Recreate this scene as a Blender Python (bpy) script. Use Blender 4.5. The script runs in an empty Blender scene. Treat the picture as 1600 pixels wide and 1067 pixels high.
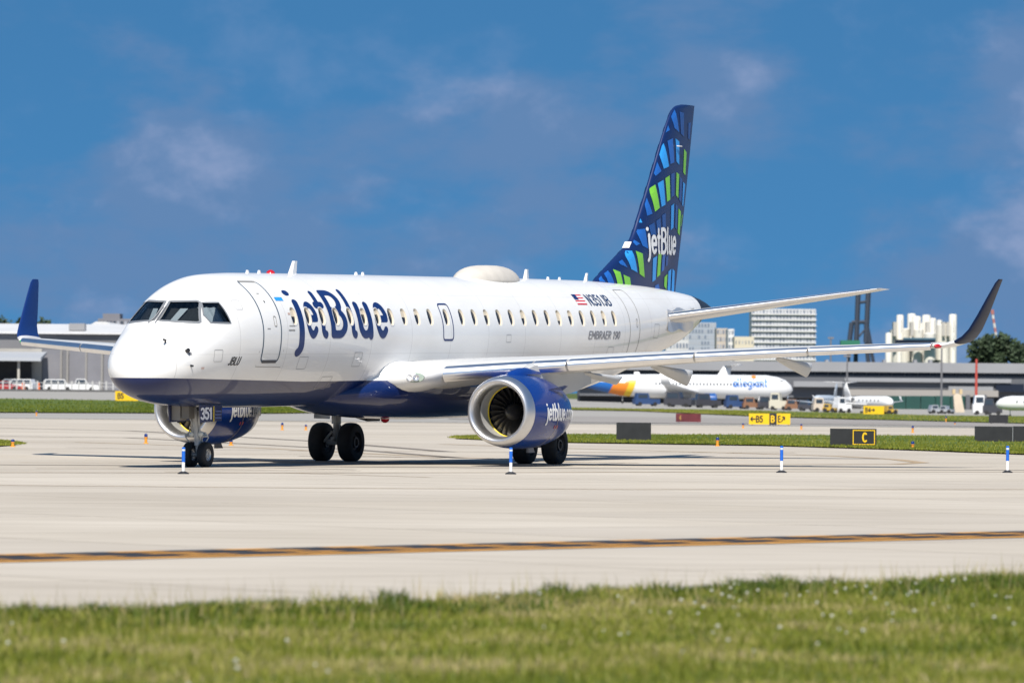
import bpy, bmesh, math, random
import numpy as np
from mathutils import Vector, Matrix
random.seed(7); rng = np.random.default_rng(11)
scene = bpy.context.scene
COL = scene.collection

VEIL_LOC, PUFF_LOC = (5.6, 18.3, 14.56), (3.2, 15.9, 2.4)
# ---------------------------------------------------------------- camera, sky, sun, exposure
F_PX, HOR, ROLL, CAM_H = 8673.11, 612.0, 0.009, 1.8975      # focal length in photo pixels (1600 wide)
CR, SR = math.cos(ROLL), math.sin(ROLL)
cam_d = bpy.data.cameras.new('camera'); cam = bpy.data.objects.new('camera', cam_d); COL.objects.link(cam)
cam_d.sensor_width = 36.0; cam_d.lens = F_PX / 1600 * 36.0
cam_d.clip_start = 1.0; cam_d.clip_end = 20000
pitch = math.atan((HOR - 533.5) / F_PX)
fw = Vector((0, math.cos(pitch), math.sin(pitch))); up0 = Vector((0, -math.sin(pitch), math.cos(pitch))); r0 = Vector((1, 0, 0))
rt = r0 * CR + up0 * SR; up = up0 * CR - r0 * SR
m = Matrix((rt, up, -fw)).transposed().to_4x4(); m.translation = (0, 0, CAM_H)
cam.matrix_world = m
cam_d.dof.use_dof = True; cam_d.dof.focus_distance = 138.0; cam_d.dof.aperture_fstop = 3.2
scene.camera = cam
scene.render.resolution_x = 1024; scene.render.resolution_y = 682

SUN_EL, SUN_AZ = math.radians(50), math.radians(184)      # azimuth clockwise from +Y: the sun stands behind the camera
sd = Vector((math.sin(SUN_AZ) * math.cos(SUN_EL), math.cos(SUN_AZ) * math.cos(SUN_EL), math.sin(SUN_EL)))
world = bpy.data.worlds.new('World'); scene.world = world; world.use_nodes = True
nt = world.node_tree; nt.nodes.clear()
def wn(t, **k):
    n = nt.nodes.new(t)
    for a, b in k.items(): setattr(n, a, b)
    return n
w_out = wn('ShaderNodeOutputWorld'); w_bg = wn('ShaderNodeBackground'); w_bg.inputs['Strength'].default_value = 0.058
sky = wn('ShaderNodeTexSky', sky_type='NISHITA', sun_disc=False, sun_elevation=SUN_EL, sun_rotation=SUN_AZ, altitude=0.0, air_density=1.0, dust_density=0.2, ozone_density=2.5)
tc = wn('ShaderNodeTexCoord')
# the air is very clear: look the sky up a little higher than the true elevation
sep = wn('ShaderNodeSeparateXYZ'); nt.links.new(tc.outputs['Generated'], sep.inputs[0])
zz = wn('ShaderNodeMath', operation='MULTIPLY_ADD'); nt.links.new(sep.outputs['Z'], zz.inputs[0]); zz.inputs[1].default_value = 1.3; zz.inputs[2].default_value = 0.30
cmb = wn('ShaderNodeCombineXYZ'); nt.links.new(sep.outputs['X'], cmb.inputs['X']); nt.links.new(sep.outputs['Y'], cmb.inputs['Y']); nt.links.new(zz.outputs[0], cmb.inputs['Z'])
nrm = wn('ShaderNodeVectorMath', operation='NORMALIZE'); nt.links.new(cmb.outputs[0], nrm.inputs[0]); nt.links.new(nrm.outputs[0], sky.inputs['Vector'])
tint = wn('ShaderNodeMix', data_type='RGBA', blend_type='MULTIPLY'); tint.inputs['Factor'].default_value = 1.0
nt.links.new(sky.outputs[0], tint.inputs['A']); tint.inputs['B'].default_value = (0.44, 0.96, 1.18, 1)
# soft broken clouds, the same all round the dome: a slate veil and brighter puffs inside it
def cloud(scale, loc, p0, p1, fac, detail, dist):
    mp = wn('ShaderNodeMapping'); mp.inputs['Scale'].default_value = scale; mp.inputs['Location'].default_value = loc; nt.links.new(tc.outputs['Generated'], mp.inputs['Vector'])
    cn = wn('ShaderNodeTexNoise'); cn.inputs['Scale'].default_value = 1.0; cn.inputs['Detail'].default_value = detail; cn.inputs['Roughness'].default_value = 0.55; cn.inputs['Distortion'].default_value = dist
    nt.links.new(mp.outputs[0], cn.inputs['Vector'])
    mr_ = wn('ShaderNodeMapRange', interpolation_type='SMOOTHSTEP'); nt.links.new(cn.outputs['Fac'], mr_.inputs[0])
    for i, q in enumerate((p0, p1, 0.0, fac)): mr_.inputs[i + 1].default_value = q
    return mr_.outputs[0]
veil = cloud((19, 19, 40), VEIL_LOC, .44, .62, .85, 6, .1); puff = cloud((36, 36, 50), PUFF_LOC, .52, .74, .8, 6, .1)
vm = wn('ShaderNodeMix', data_type='RGBA'); nt.links.new(veil, vm.inputs['Factor']); nt.links.new(tint.outputs['Result'], vm.inputs['A']); vm.inputs['B'].default_value = (1.5, 2.75, 5.1, 1)
pm = wn('ShaderNodeMath', operation='MULTIPLY'); nt.links.new(puff, pm.inputs[0]); vadd = wn('ShaderNodeMath', operation='MULTIPLY_ADD'); nt.links.new(veil, vadd.inputs[0]); vadd.inputs[1].default_value = .9; vadd.inputs[2].default_value = .25; nt.links.new(vadd.outputs[0], pm.inputs[1])
cmix = wn('ShaderNodeMix', data_type='RGBA'); nt.links.new(pm.outputs[0], cmix.inputs['Factor']); nt.links.new(vm.outputs['Result'], cmix.inputs['A']); cmix.inputs['B'].default_value = (3.4, 4.3, 6.7, 1)
nt.links.new(cmix.outputs['Result'], w_bg.inputs['Color']); nt.links.new(w_bg.outputs[0], w_out.inputs['Surface'])

sun_d = bpy.data.lights.new('sun', 'SUN'); sun_d.energy = 4.2; sun_d.angle = math.radians(0.53); sun_d.color = (1.0, 0.94, 0.85)
sun = bpy.data.objects.new('sun', sun_d); COL.objects.link(sun); sun.rotation_euler = (-sd).to_track_quat('-Z', 'Y').to_euler(); sun.location = (0, -40, 80)
vs = scene.view_settings; vs.view_transform = 'Standard'; vs.look = 'None'; vs.gamma = 1.0; vs.exposure = 0.62; vs.use_curve_mapping = False
scene.render.engine = 'CYCLES'

# ---------------------------------------------------------------- measuring helpers (photo pixel -> point at a stated distance)
def ray(u, v):
    U, V = u - 800, v - 533.5
    U, V = CR * U + SR * V, -SR * U + CR * V
    return U / F_PX, (HOR - 533.5 - V) / F_PX
def at(u, v, Y):
    k, mm = ray(u, v); return Vector((k * Y, Y, CAM_H + mm * Y))
def gz(X, Y):                                  # the airfield lies flat, then rises gently to the left and falls to the right
    X = np.asarray(X, float); Y = np.asarray(Y, float)
    t = np.clip((Y - 260) / 540, 0, 1); t = t * t * (3 - 2 * t)
    return t * np.clip(0.3 - 0.02 * X, -0.8, 1.35)
def gnd(u, v):                                 # where a pixel's ray meets the ground
    k, mm = ray(u, v); lo, hi = 20.0, 4000.0
    for _ in range(60):
        mid = (lo + hi) / 2
        if CAM_H + mm * mid > gz(k * mid, mid): lo = mid
        else: hi = mid
    return Vector((k * lo, lo, float(gz(k * lo, lo))))
def on(u, Y):                                  # ground point at distance Y under image column u
    k = ray(u, 600)[0]; return Vector((k * Y, Y, float(gz(k * Y, Y))))

# ---------------------------------------------------------------- materials
MATS = {}
def mat(name, col, rough=0.5, metal=0.0, coat=0.0, var=0.0, vscale=3.0, bump=0.0, bscale=40.0, spec=0.5, stretch=None):
    if name in MATS: return MATS[name]
    M = bpy.data.materials.new(name); M.use_nodes = True; t = M.node_tree; b = t.nodes['Principled BSDF']
    b.inputs['Base Color'].default_value = (*col, 1); b.inputs['Roughness'].default_value = rough; b.inputs['Metallic'].default_value = metal
    b.inputs['Coat Weight'].default_value = coat; b.inputs['Coat Roughness'].default_value = 0.06; b.inputs['Specular IOR Level'].default_value = spec
    if var or bump:
        c = t.nodes.new('ShaderNodeTexCoord'); mpn = t.nodes.new('ShaderNodeMapping'); t.links.new(c.outputs['Object'], mpn.inputs[0])
        if stretch: mpn.inputs['Scale'].default_value = stretch
    if var:
        n = t.nodes.new('ShaderNodeTexNoise'); n.inputs['Scale'].default_value = vscale; n.inputs['Detail'].default_value = 6; t.links.new(mpn.outputs[0], n.inputs['Vector'])
        r = t.nodes.new('ShaderNodeValToRGB'); lo = [c_ * (1 - var) for c_ in col]; hi = [min(1, c_ * (1 + var)) for c_ in col]
        r.color_ramp.elements[0].position = .3; r.color_ramp.elements[1].position = .7
        r.color_ramp.elements[0].color = (*lo, 1); r.color_ramp.elements[1].color = (*hi, 1)
        t.links.new(n.outputs['Fac'], r.inputs[0]); t.links.new(r.outputs[0], b.inputs['Base Color'])
    if bump:
        n2 = t.nodes.new('ShaderNodeTexNoise'); n2.inputs['Scale'].default_value = bscale; n2.inputs['Detail'].default_value = 4; t.links.new(mpn.outputs[0], n2.inputs['Vector'])
        bp = t.nodes.new('ShaderNodeBump'); bp.inputs['Strength'].default_value = bump; bp.inputs['Distance'].default_value = 0.02
        t.links.new(n2.outputs['Fac'], bp.inputs['Height']); t.links.new(bp.outputs[0], b.inputs['Normal'])
    MATS[name] = M; return M
NAVY = (0.003, 0.015, 0.09); WHITE = (0.80, 0.80, 0.79)
white = mat('white_paint', WHITE, .28, 0, .4, .025, .8)
wing_grey = mat('wing_grey_paint', (.56, .56, .55), .35, 0, .15, .06, 1.2)
navy = mat('navy_paint', NAVY, .25, 0, .6)
fin_navy = mat('fin_navy_paint', (.003, .018, .095), .4, 0, .15)
cobalt = mat('engine_blue_paint', (.003, .032, .20), .25, 0, .3, spec=.3)
alu = mat('bare_aluminium', (.84, .84, .86), .30, 1.0, 0, .05, 2.0)
satin = mat('satin_lip_metal', (.70, .70, .71), .40, 1.0, 0, .04, 3.0)
darkmetal = mat('dark_exhaust_metal', (.06, .062, .07), .4, .7, 0, .2, 3)
steel = mat('gear_steel_paint', (.48, .48, .46), .4, .1, .1, .15, 6)
rubber = mat('tyre_rubber', (.018, .018, .019), .75, 0, 0, .25, 8)
black = mat('black_paint', (.012, .012, .014), .5)
glassdark = mat('cabin_pane', (.012, .014, .02), .08, 0, .5)
cream = mat('window_reveal', (.60, .53, .42), .5)
greyline = mat('panel_line', (.30, .30, .30), .5)
green_m = mat('livery_green', (.21, .60, .05), .45, 0, .1); light_m = mat('livery_light_blue', (.03, .32, .80), .45, 0, .1)
mid_m = mat('livery_mid_blue', (.014, .12, .46), .45, 0, .1); dim_m = mat('livery_deep_blue', (.010, .075, .29), .45, 0, .1)
letter_white = mat('letter_white', (.82, .82, .82), .4); letter_blue = mat('letter_blue', (.004, .024, .13), .4, 0, .1)
red_lamp = mat('red_lens', (.45, .01, .02), .2, 0, .5)
yellow_m = mat('yellow_band', (.75, .55, .02), .4); grey_m = mat('mid_grey', (.25, .25, .26), .5)

# ---------------------------------------------------------------- mesh helpers
def link(name, me, parent=None, loc=None):
    o = bpy.data.objects.new(name, me); COL.objects.link(o)
    if parent is not None: o.parent = parent
    if loc is not None: o.location = loc
    return o
def mesh(name, vs_, fs, mats, parent=None, smooth=True, fm=None, loc=None, fix=True, sharp=None):
    me = bpy.data.meshes.new(name); me.from_pydata([tuple(map(float, v)) for v in vs_], [], [tuple(map(int, f)) for f in fs])
    for M in (mats if isinstance(mats, (list, tuple)) else [mats]): me.materials.append(M)
    if fm is not None: me.polygons.foreach_set('material_index', list(fm))
    if fix:
        bm = bmesh.new(); bm.from_mesh(me); bmesh.ops.recalc_face_normals(bm, faces=bm.faces); bm.to_mesh(me); bm.free()
    if smooth: me.polygons.foreach_set('use_smooth', [True] * len(me.polygons))
    if smooth and sharp: me.set_sharp_from_angle(angle=math.radians(sharp))
    return link(name, me, parent, loc)
def empty(name, loc=(0, 0, 0), rz=0.0):
    o = bpy.data.objects.new(name, None); COL.objects.link(o); o.location = loc; o.rotation_euler = (0, 0, rz); o.empty_display_size = .2; return o
def tag(o, label, cat, group=None, kind=None):
    if label: o['label'] = label
    if cat: o['category'] = cat
    if group: o['group'] = group
    if kind: o['kind'] = kind
    return o
class MB:
    def __init__(s): s.v = []; s.f = []; s.m = []
    def add(s, v, f, mi=0):
        n = len(s.v); s.v += [tuple(p) for p in v]; s.f += [tuple(i + n for i in q) for q in f]; s.m += [mi] * len(f); return s
    def box(s, x0, x1, y0, y1, z0, z1, mi=0):
        return s.add([(x0, y0, z0), (x1, y0, z0), (x1, y1, z0), (x0, y1, z0), (x0, y0, z1), (x1, y0, z1), (x1, y1, z1), (x0, y1, z1)],
                     [(0, 3, 2, 1), (4, 5, 6, 7), (0, 1, 5, 4), (1, 2, 6, 5), (2, 3, 7, 6), (3, 0, 4, 7)], mi)
    def prism(s, poly, a0, a1, axis=1, mi=0):       # polygon in the two other axes, extruded along axis
        def P(p, a):
            q = list(p); q.insert(axis, a); return tuple(q)
        n = len(poly); v = [P(p, a0) for p in poly] + [P(p, a1) for p in poly]
        return s.add(v, [tuple(range(n)), tuple(range(2 * n - 1, n - 1, -1))] + [(i, (i + 1) % n, n + (i + 1) % n, n + i) for i in range(n)], mi)
    def tube(s, pts, r, n=10, mi=0, cap=True):
        pts = [Vector(p) for p in pts]; rs = r if isinstance(r, (list, tuple)) else [r] * len(pts); rings = []
        for i, p in enumerate(pts):
            d = (pts[min(i + 1, len(pts) - 1)] - pts[max(i - 1, 0)]).normalized()
            a = d.orthogonal().normalized() if i == 0 else (rings_a - d * rings_a.dot(d)).normalized()
            rings_a = a; b = d.cross(a)
            rings.append([p + (a * math.cos(2 * math.pi * k / n) + b * math.sin(2 * math.pi * k / n)) * rs[i] for k in range(n)])
        v = [q for R in rings for q in R]; f = [(i * n + k, i * n + (k + 1) % n, (i + 1) * n + (k + 1) % n, (i + 1) * n + k) for i in range(len(pts) - 1) for k in range(n)]
        if cap: f += [tuple(range(n - 1, -1, -1)), tuple(range((len(pts) - 1) * n, len(pts) * n))]
        return s.add(v, f, mi)
    def lathe(s, prof, o, ax, n=24, mi=0, mis=None):   # prof: (along, radius); ax: unit axis
        ax = Vector(ax).normalized(); a = ax.orthogonal().normalized(); b = ax.cross(a); o = Vector(o)
        v = [o + ax * t + (a * math.cos(2 * math.pi * k / n) + b * math.sin(2 * math.pi * k / n)) * r for t, r in prof for k in range(n)]
        base = len(s.v); s.v += [tuple(p) for p in v]
        for i in range(len(prof) - 1):
            for k in range(n):
                s.f.append((base + i * n + k, base + i * n + (k + 1) % n, base + (i + 1) * n + (k + 1) % n, base + (i + 1) * n + k)); s.m.append(mis[i] if mis else mi)
        return s
    def build(s, name, mats, parent=None, smooth=False, loc=None, sharp=None):
        return mesh(name, s.v, s.f, mats, parent, smooth, s.m if isinstance(mats, (list, tuple)) else None, loc, True, sharp)
def loft(rings, closed=True, cap=True):
    n = len(rings[0]); v = [p for R in rings for p in R]; f = []
    for i in range(len(rings) - 1):
        for k in range(n if closed else n - 1):
            f.append((i * n + k, i * n + (k + 1) % n, (i + 1) * n + (k + 1) % n, (i + 1) * n + k))
    if cap: f += [tuple(range(n - 1, -1, -1)), tuple(range((len(rings) - 1) * n, len(rings) * n))]
    return v, f

# ---------------------------------------------------------------- stroke lettering (each letter becomes a fine mesh of its own)
def arc(cx, cy, rx, ry, a0, a1, n=18):
    return [(cx + rx * math.cos(math.radians(a0 + (a1 - a0) * i / n)), cy + ry * math.sin(math.radians(a0 + (a1 - a0) * i / n))) for i in range(n + 1)]
G = {
 'j': (.22, [[(.15, .70), (.15, -.08)] + arc(.06, -.08, .09, .14, 0, -75, 8), [(.13, .93), (.15, .93)]]),
 'e': (.47, [arc(.235, .35, .175, .30, 20, 315, 26), [(.07, .36), (.40, .36)], [(.40, .36), (.405, .45)]]),
 't': (.30, [[(.12, .92), (.12, .16)] + arc(.22, .15, .10, .10, 180, 270, 6), [(.02, .645), (.26, .645)]]),
 'B': (.53, [[(.08, .055), (.08, .945), (.25, .945)] + arc(.25, .735, .19, .21, 90, -90, 12) + [(.08, .525)], [(.08, .055), (.27, .055)] + arc(.27, .29, .20, .235, -90, 90, 12) + [(.08, .525)]]),
 'l': (.22, [[(.08, .98), (.08, .15)] + arc(.17, .15, .09, .10, 180, 270, 6)]),
 'u': (.48, [[(.08, .66), (.08, .24)] + arc(.23, .24, .15, .19, 180, 345, 10), [(.39, .66), (.39, .03)]]),
 'b': (.48, [[(.08, .98), (.08, .04)], arc(.235, .35, .165, .30, -150, 150, 20)]),
 '.': (.17, [[(.08, .05), (.09, .05)]]),
 'c': (.42, [arc(.23, .35, .165, .30, 50, 310, 20)]), 'o': (.47, [arc(.235, .35, .17, .30, 0, 360, 26)]),
 'm': (.72, [[(.08, .66), (.08, .03)], arc(.22, .45, .14, .20, 180, 0, 10) + [(.36, .03)], arc(.50, .45, .14, .20, 180, 0, 10) + [(.64, .03)]]),
 'a': (.45, [arc(.22, .33, .15, .27, 40, 320, 18), [(.38, .64), (.38, .03)]]), 'g': (.46, [arc(.22, .35, .15, .28, 40, 320, 18), [(.38, .64), (.38, -.08)] + arc(.22, -.08, .16, .15, 0, -140, 8)]),
 'i': (.18, [[(.09, .64), (.09, .03)], [(.09, .88), (.10, .88)]]), 'n': (.46, [[(.08, .66), (.08, .03)], arc(.22, .45, .15, .20, 180, 0, 10) + [(.37, .03)]]),
 'N': (.56, [[(.08, .05), (.08, .95), (.46, .05), (.46, .95)]]), 'J': (.42, [[(.32, .95), (.32, .25)] + arc(.19, .25, .13, .20, 0, -150, 8)]),
 'E': (.46, [[(.40, .95), (.08, .95), (.08, .05), (.40, .05)], [(.08, .52), (.36, .52)]]), 'M': (.66, [[(.08, .05), (.08, .95), (.32, .35), (.56, .95), (.56, .05)]]),
 'R': (.52, [[(.08, .05), (.08, .95), (.25, .95)] + arc(.25, .73, .18, .22, 90, -90, 10) + [(.08, .51)], [(.25, .51), (.44, .05)]]),
 'A': (.54, [[(.05, .05), (.26, .95), (.47, .05)], [(.12, .32), (.40, .32)]]), 'L': (.42, [[(.08, .95), (.08, .05), (.38, .05)]]),
 'U': (.52, [[(.08, .95), (.08, .28)] + arc(.25, .28, .17, .23, 180, 360, 12) + [(.42, .95)]]), 'C': (.52, [arc(.28, .5, .21, .45, 50, 310, 22)]),
 '1': (.34, [[(.06, .78), (.20, .95), (.20, .05)]]), '3': (.46, [arc(.21, .73, .16, .22, 150, -90, 14), arc(.21, .28, .18, .23, 90, -150, 14)]),
 '5': (.46, [[(.38, .95), (.10, .95), (.09, .55)] + arc(.21, .33, .18, .28, 120, -150, 14)]), '9': (.46, [arc(.23, .66, .16, .28, 0, 360, 20), [(.39, .66), (.37, .35)] + arc(.20, .35, .17, .30, 0, -110, 8)]),
 '0': (.46, [arc(.23, .5, .16, .45, 0, 360, 26)]), '4': (.48, [[(.34, .05), (.34, .95), (.05, .32), (.44, .32)]]),
 '<': (.75, [[(.70, .5), (.06, .5)], [(.30, .78), (.06, .5), (.30, .22)]]), '>': (.75, [[(.05, .5), (.69, .5)], [(.45, .78), (.69, .5), (.45, .22)]]),
 '/': (.70, [[(.08, .12), (.60, .80)], [(.25, .82), (.60, .80), (.60, .42)]]), ' ': (.28, []),
}
def glyph(ch, r=.066, nx=.018):
    """marching squares over the distance to the strokes -> 2-D verts, faces"""
    w, strokes = G[ch]
    if not strokes: return [], []
    pts = np.array([p for s in strokes for p in s]); lo = pts.min(0) - r - nx * 2; hi = pts.max(0) + r + nx * 2
    gx = np.arange(lo[0], hi[0] + nx, nx); gy = np.arange(lo[1], hi[1] + nx, nx); XX, YY = np.meshgrid(gx, gy, indexing='ij'); D = np.full(XX.shape, 9.0)
    for s in strokes:
        for (ax, ay), (bx, by) in zip(s[:-1], s[1:]):
            dx, dy = bx - ax, by - ay; L = dx * dx + dy * dy + 1e-9
            t = np.clip(((XX - ax) * dx + (YY - ay) * dy) / L, 0, 1); D = np.minimum(D, np.hypot(XX - ax - t * dx, YY - ay - t * dy))
    D = D - r; V = []; idx = {}; Fc = []
    def vid(key, p):
        if key not in idx: idx[key] = len(V); V.append(p)
        return idx[key]
    for i in range(len(gx) - 1):
        for j in range(len(gy) - 1):
            c = [(i, j), (i + 1, j), (i + 1, j + 1), (i, j + 1)]; d = [D[q] for q in c]
            if min(d) >= 0: continue
            poly = []
            for k in range(4):
                a, b = c[k], c[(k + 1) % 4]; da, db = d[k], d[(k + 1) % 4]
                if da < 0: poly.append(vid(a, (gx[a[0]], gy[a[1]])))
                if (da < 0) != (db < 0):
                    t = da / (da - db); poly.append(vid(tuple(sorted((a, b))), (gx[a[0]] + (gx[b[0]] - gx[a[0]]) * t, gy[a[1]] + (gy[b[1]] - gy[a[1]]) * t)))
            if len(poly) > 2: Fc.append(poly)
    return V, Fc
def lettering(text, place, sx, sy, M, parent, r=.066, nx=.03, gap=.0, slant=0.0, name='letter'):
    """place(s, t) -> 3-D point for a spot s along the line of writing and t above its base"""
    x = 0.0
    for ch in text:
        V, Fc = glyph(ch, r, nx)
        if Fc: mesh(name, [place((x + p[0] + slant * p[1]) * sx, p[1] * sy) for p in V], Fc, M, parent, False, fix=False)
        x += G[ch][0] + gap
    return x * sx
# ================================================================ SETTING: ground, pavements, grass
def surf_mat(name, stops, scale, detail=8, rough=.9, bump=.3, stretch=(1, 1, 1), rot=0.0, scale2=None, stops2=None, joints=False):
    M = bpy.data.materials.new(name); M.use_nodes = True; t = M.node_tree; b = t.nodes['Principled BSDF']; b.inputs['Roughness'].default_value = rough
    b.inputs['Specular IOR Level'].default_value = .25
    g = t.nodes.new('ShaderNodeNewGeometry'); mpn = t.nodes.new('ShaderNodeMapping'); mpn.inputs['Scale'].default_value = stretch; mpn.inputs['Rotation'].default_value = (0, 0, rot)
    t.links.new(g.outputs['Position'], mpn.inputs[0])
    def layer(sc, st, vec):
        n = t.nodes.new('ShaderNodeTexNoise'); n.inputs['Scale'].default_value = sc; n.inputs['Detail'].default_value = detail; n.inputs['Roughness'].default_value = .6; t.links.new(vec, n.inputs['Vector'])
        r = t.nodes.new('ShaderNodeValToRGB'); e = r.color_ramp.elements
        while len(e) < len(st): e.new(.5)
        for k, (p, c) in enumerate(st): e[k].position = p; e[k].color = (*c, 1)
        t.links.new(n.outputs['Fac'], r.inputs[0]); return n, r
    n, r = layer(scale, stops, mpn.outputs[0]); colr = r.outputs[0]
    if stops2:
        n2, r2 = layer(scale2, stops2, g.outputs['Position']); mx = t.nodes.new('ShaderNodeMix'); mx.data_type = 'RGBA'; mx.blend_type = 'MULTIPLY'; mx.inputs['Factor'].default_value = 1
        t.links.new(colr, mx.inputs['A']); t.links.new(r2.outputs[0], mx.inputs['B']); colr = mx.outputs['Result']
    if joints:
        bk = t.nodes.new('ShaderNodeTexBrick'); bk.offset = 0; bk.inputs['Scale'].default_value = 1; bk.inputs['Mortar Size'].default_value = .035; bk.inputs['Brick Width'].default_value = 7.6; bk.inputs['Row Height'].default_value = 7.6
        bk.inputs['Color1'].default_value = (1, 1, 1, 1); bk.inputs['Color2'].default_value = (.93, .93, .94, 1); bk.inputs['Mortar'].default_value = (.5, .47, .43, 1)
        mj = t.nodes.new('ShaderNodeMapping'); mj.inputs['Rotation'].default_value = (0, 0, math.radians(-38)); t.links.new(g.outputs['Position'], mj.inputs[0]); t.links.new(mj.outputs[0], bk.inputs['Vector'])
        mx = t.nodes.new('ShaderNodeMix'); mx.data_type = 'RGBA'; mx.blend_type = 'MULTIPLY'; mx.inputs['Factor'].default_value = .95
        t.links.new(colr, mx.inputs['A']); t.links.new(bk.outputs[0], mx.inputs['B']); colr = mx.outputs['Result']
    t.links.new(colr, b.inputs['Base Color'])
    if bump:
        bp = t.nodes.new('ShaderNodeBump'); bp.inputs['Strength'].default_value = bump; bp.inputs['Distance'].default_value = .02
        t.links.new(n.outputs['Fac'], bp.inputs['Height']); t.links.new(bp.outputs[0], b.inputs['Normal'])
    return M
m_soil = surf_mat('turf_soil', [(.3, (.05, .075, .018)), (.55, (.085, .115, .028)), (.75, (.15, .13, .05))], .9, bump=.6)
m_conc = surf_mat('concrete', [(.25, (.44, .395, .33)), (.5, (.515, .466, .395)), (.8, (.57, .52, .445))], .55, bump=.15, stretch=(.35, 2.2, 1), rot=math.radians(-24), scale2=.06, stops2=[(.3, (.80, .785, .765)), (.62, (1, 1, 1))], joints=True)
m_asph = surf_mat('asphalt', [(.3, (.24, .225, .21)), (.7, (.32, .30, .28))], .4, bump=.2, stretch=(.3, 1.6, 1))
m_apron = surf_mat('apron_concrete', [(.3, (.27, .26, .24)), (.7, (.36, .345, .32))], .2, bump=.1, stretch=(.3, 2, 1))

def grid_sheet(name, xs, ys, dz, M, kind='structure'):
    xs = np.array(xs); ys = np.array(ys); X, Y = np.meshgrid(xs, ys, indexing='ij'); Z = gz(X, Y) + dz
    n, k = len(xs), len(ys); v = np.stack([X, Y, Z], -1).reshape(-1, 3)
    f = [(i * k + j, (i + 1) * k + j, (i + 1) * k + j + 1, i * k + j + 1) for i in range(n - 1) for j in range(k - 1)]
    o = mesh(name, v, f, M, None, True, fix=False); o['kind'] = kind; return o
YS = list(np.arange(250, 900, 18)) + [900, 1000, 1200, 1600, 2400, 4000, 9000, 15000]
XS = [-6000, -2500, -1000, -400, -200, -120] + list(np.arange(-90, 91, 6)) + [120, 200, 400, 1000, 2500, 6000]
grid_sheet('ground', XS, [-60, -20, 20, 60, 100, 150, 200] + YS, 0, m_soil)
def ruled(name, near, far, dz, M, rows=None, kind='structure', cols=24):
    near = [Vector(p) for p in near]; far = [Vector(p) for p in far]
    def samp(L, t):
        d = [0]
        for a, b in zip(L[:-1], L[1:]): d.append(d[-1] + (b - a).length)
        q = t * d[-1]
        for i in range(len(L) - 1):
            if q <= d[i + 1] + 1e-9: return L[i].lerp(L[i + 1], (q - d[i]) / max(1e-9, d[i + 1] - d[i]))
        return L[-1]
    dist = max((samp(far, .5) - samp(near, .5)).length, 1); rows = rows or max(2, min(60, int(dist / 15)))
    v = []; f = []
    for i in range(cols + 1):
        a, b = samp(near, i / cols), samp(far, i / cols)
        for j in range(rows + 1):
            p = a.lerp(b, j / rows); v.append((p.x, p.y, float(gz(p.x, p.y)) + dz))
    for i in range(cols):
        for j in range(rows): f.append((i * (rows + 1) + j, (i + 1) * (rows + 1) + j, (i + 1) * (rows + 1) + j + 1, i * (rows + 1) + j + 1))
    o = mesh(name, v, f, M, None, True, fix=False)
    if kind: o['kind'] = kind
    return o
# near edge of the concrete runs obliquely in front of the aircraft
E0, E1 = gnd(0, 966), gnd(1600, 909); ed = (E1 - E0).normalized()
EA, EB = E0 - ed * 150, E0 + ed * 420
ruled('taxiway', [EA, E0, E1, EB], [Vector((-260, 330, 0)), Vector((-120, 330, 0)), Vector((120, 330, 0)), Vector((330, 330, 0))], .004, m_conc, rows=50, cols=40)
grid_sheet('apron', [-400, -250, -150] + list(np.arange(-100, 101, 8)) + [150, 250, 400], list(np.arange(330, 910, 14)) + [1000, 1200, 1600], .02, m_apron)
def gp(*pts): return [gnd(u, v) for u, v in pts]
ruled('far_runway', gp((700, 655), (900, 661), (1300, 664), (2000, 674)), gp((700, 652), (900, 651), (1300, 656), (2000, 665)), .045, m_asph, cols=40)

# ---- grass: bare-turf sheets plus real blades
m_blade = bpy.data.materials.new('grass_blades'); m_blade.use_nodes = True
_t = m_blade.node_tree; _b = _t.nodes['Principled BSDF']; _a = _t.nodes.new('ShaderNodeAttribute'); _a.attribute_name = 'tone'
_r = _t.nodes.new('ShaderNodeValToRGB'); _e = _r.color_ramp.elements
_e[0].position = 0; _e[0].color = (.055, .10, .014, 1); _e[1].position = 1; _e[1].color = (.50, .40, .22, 1)
for p_, c_ in ((.3, (.15, .185, .018)), (.6, (.255, .265, .036)), (.82, (.37, .33, .10))):
    q_ = _e.new(p_); q_.color = (*c_, 1)
_t.links.new(_a.outputs['Fac'], _r.inputs[0]); _t.links.new(_r.outputs[0], _b.inputs['Base Color']); _b.inputs['Roughness'].default_value = .55; _b.inputs['Specular IOR Level'].default_value = .3
_tr = _t.nodes.new('ShaderNodeBsdfTranslucent'); _t.links.new(_r.outputs[0], _tr.inputs['Color']); _mx = _t.nodes.new('ShaderNodeMixShader'); _mx.inputs[0].default_value = .3
_t.links.new(_b.outputs[0], _mx.inputs[1]); _t.links.new(_tr.outputs[0], _mx.inputs[2]); _t.links.new(_mx.outputs[0], _t.nodes['Material Output'].inputs['Surface'])
def vnoise(x, y, s, seed=0):
    r_ = np.random.default_rng(seed); T = r_.random((64, 64)); x = x / s; y = y / s; i = np.floor(x).astype(int); j = np.floor(y).astype(int); fx = x - i; fy = y - j
    fx = fx * fx * (3 - 2 * fx); fy = fy * fy * (3 - 2 * fy); g = lambda a, b: T[a % 64, b % 64]
    return (g(i, j) * (1 - fx) + g(i + 1, j) * fx) * (1 - fy) + (g(i, j + 1) * (1 - fx) + g(i + 1, j + 1) * fx) * fy
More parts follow.
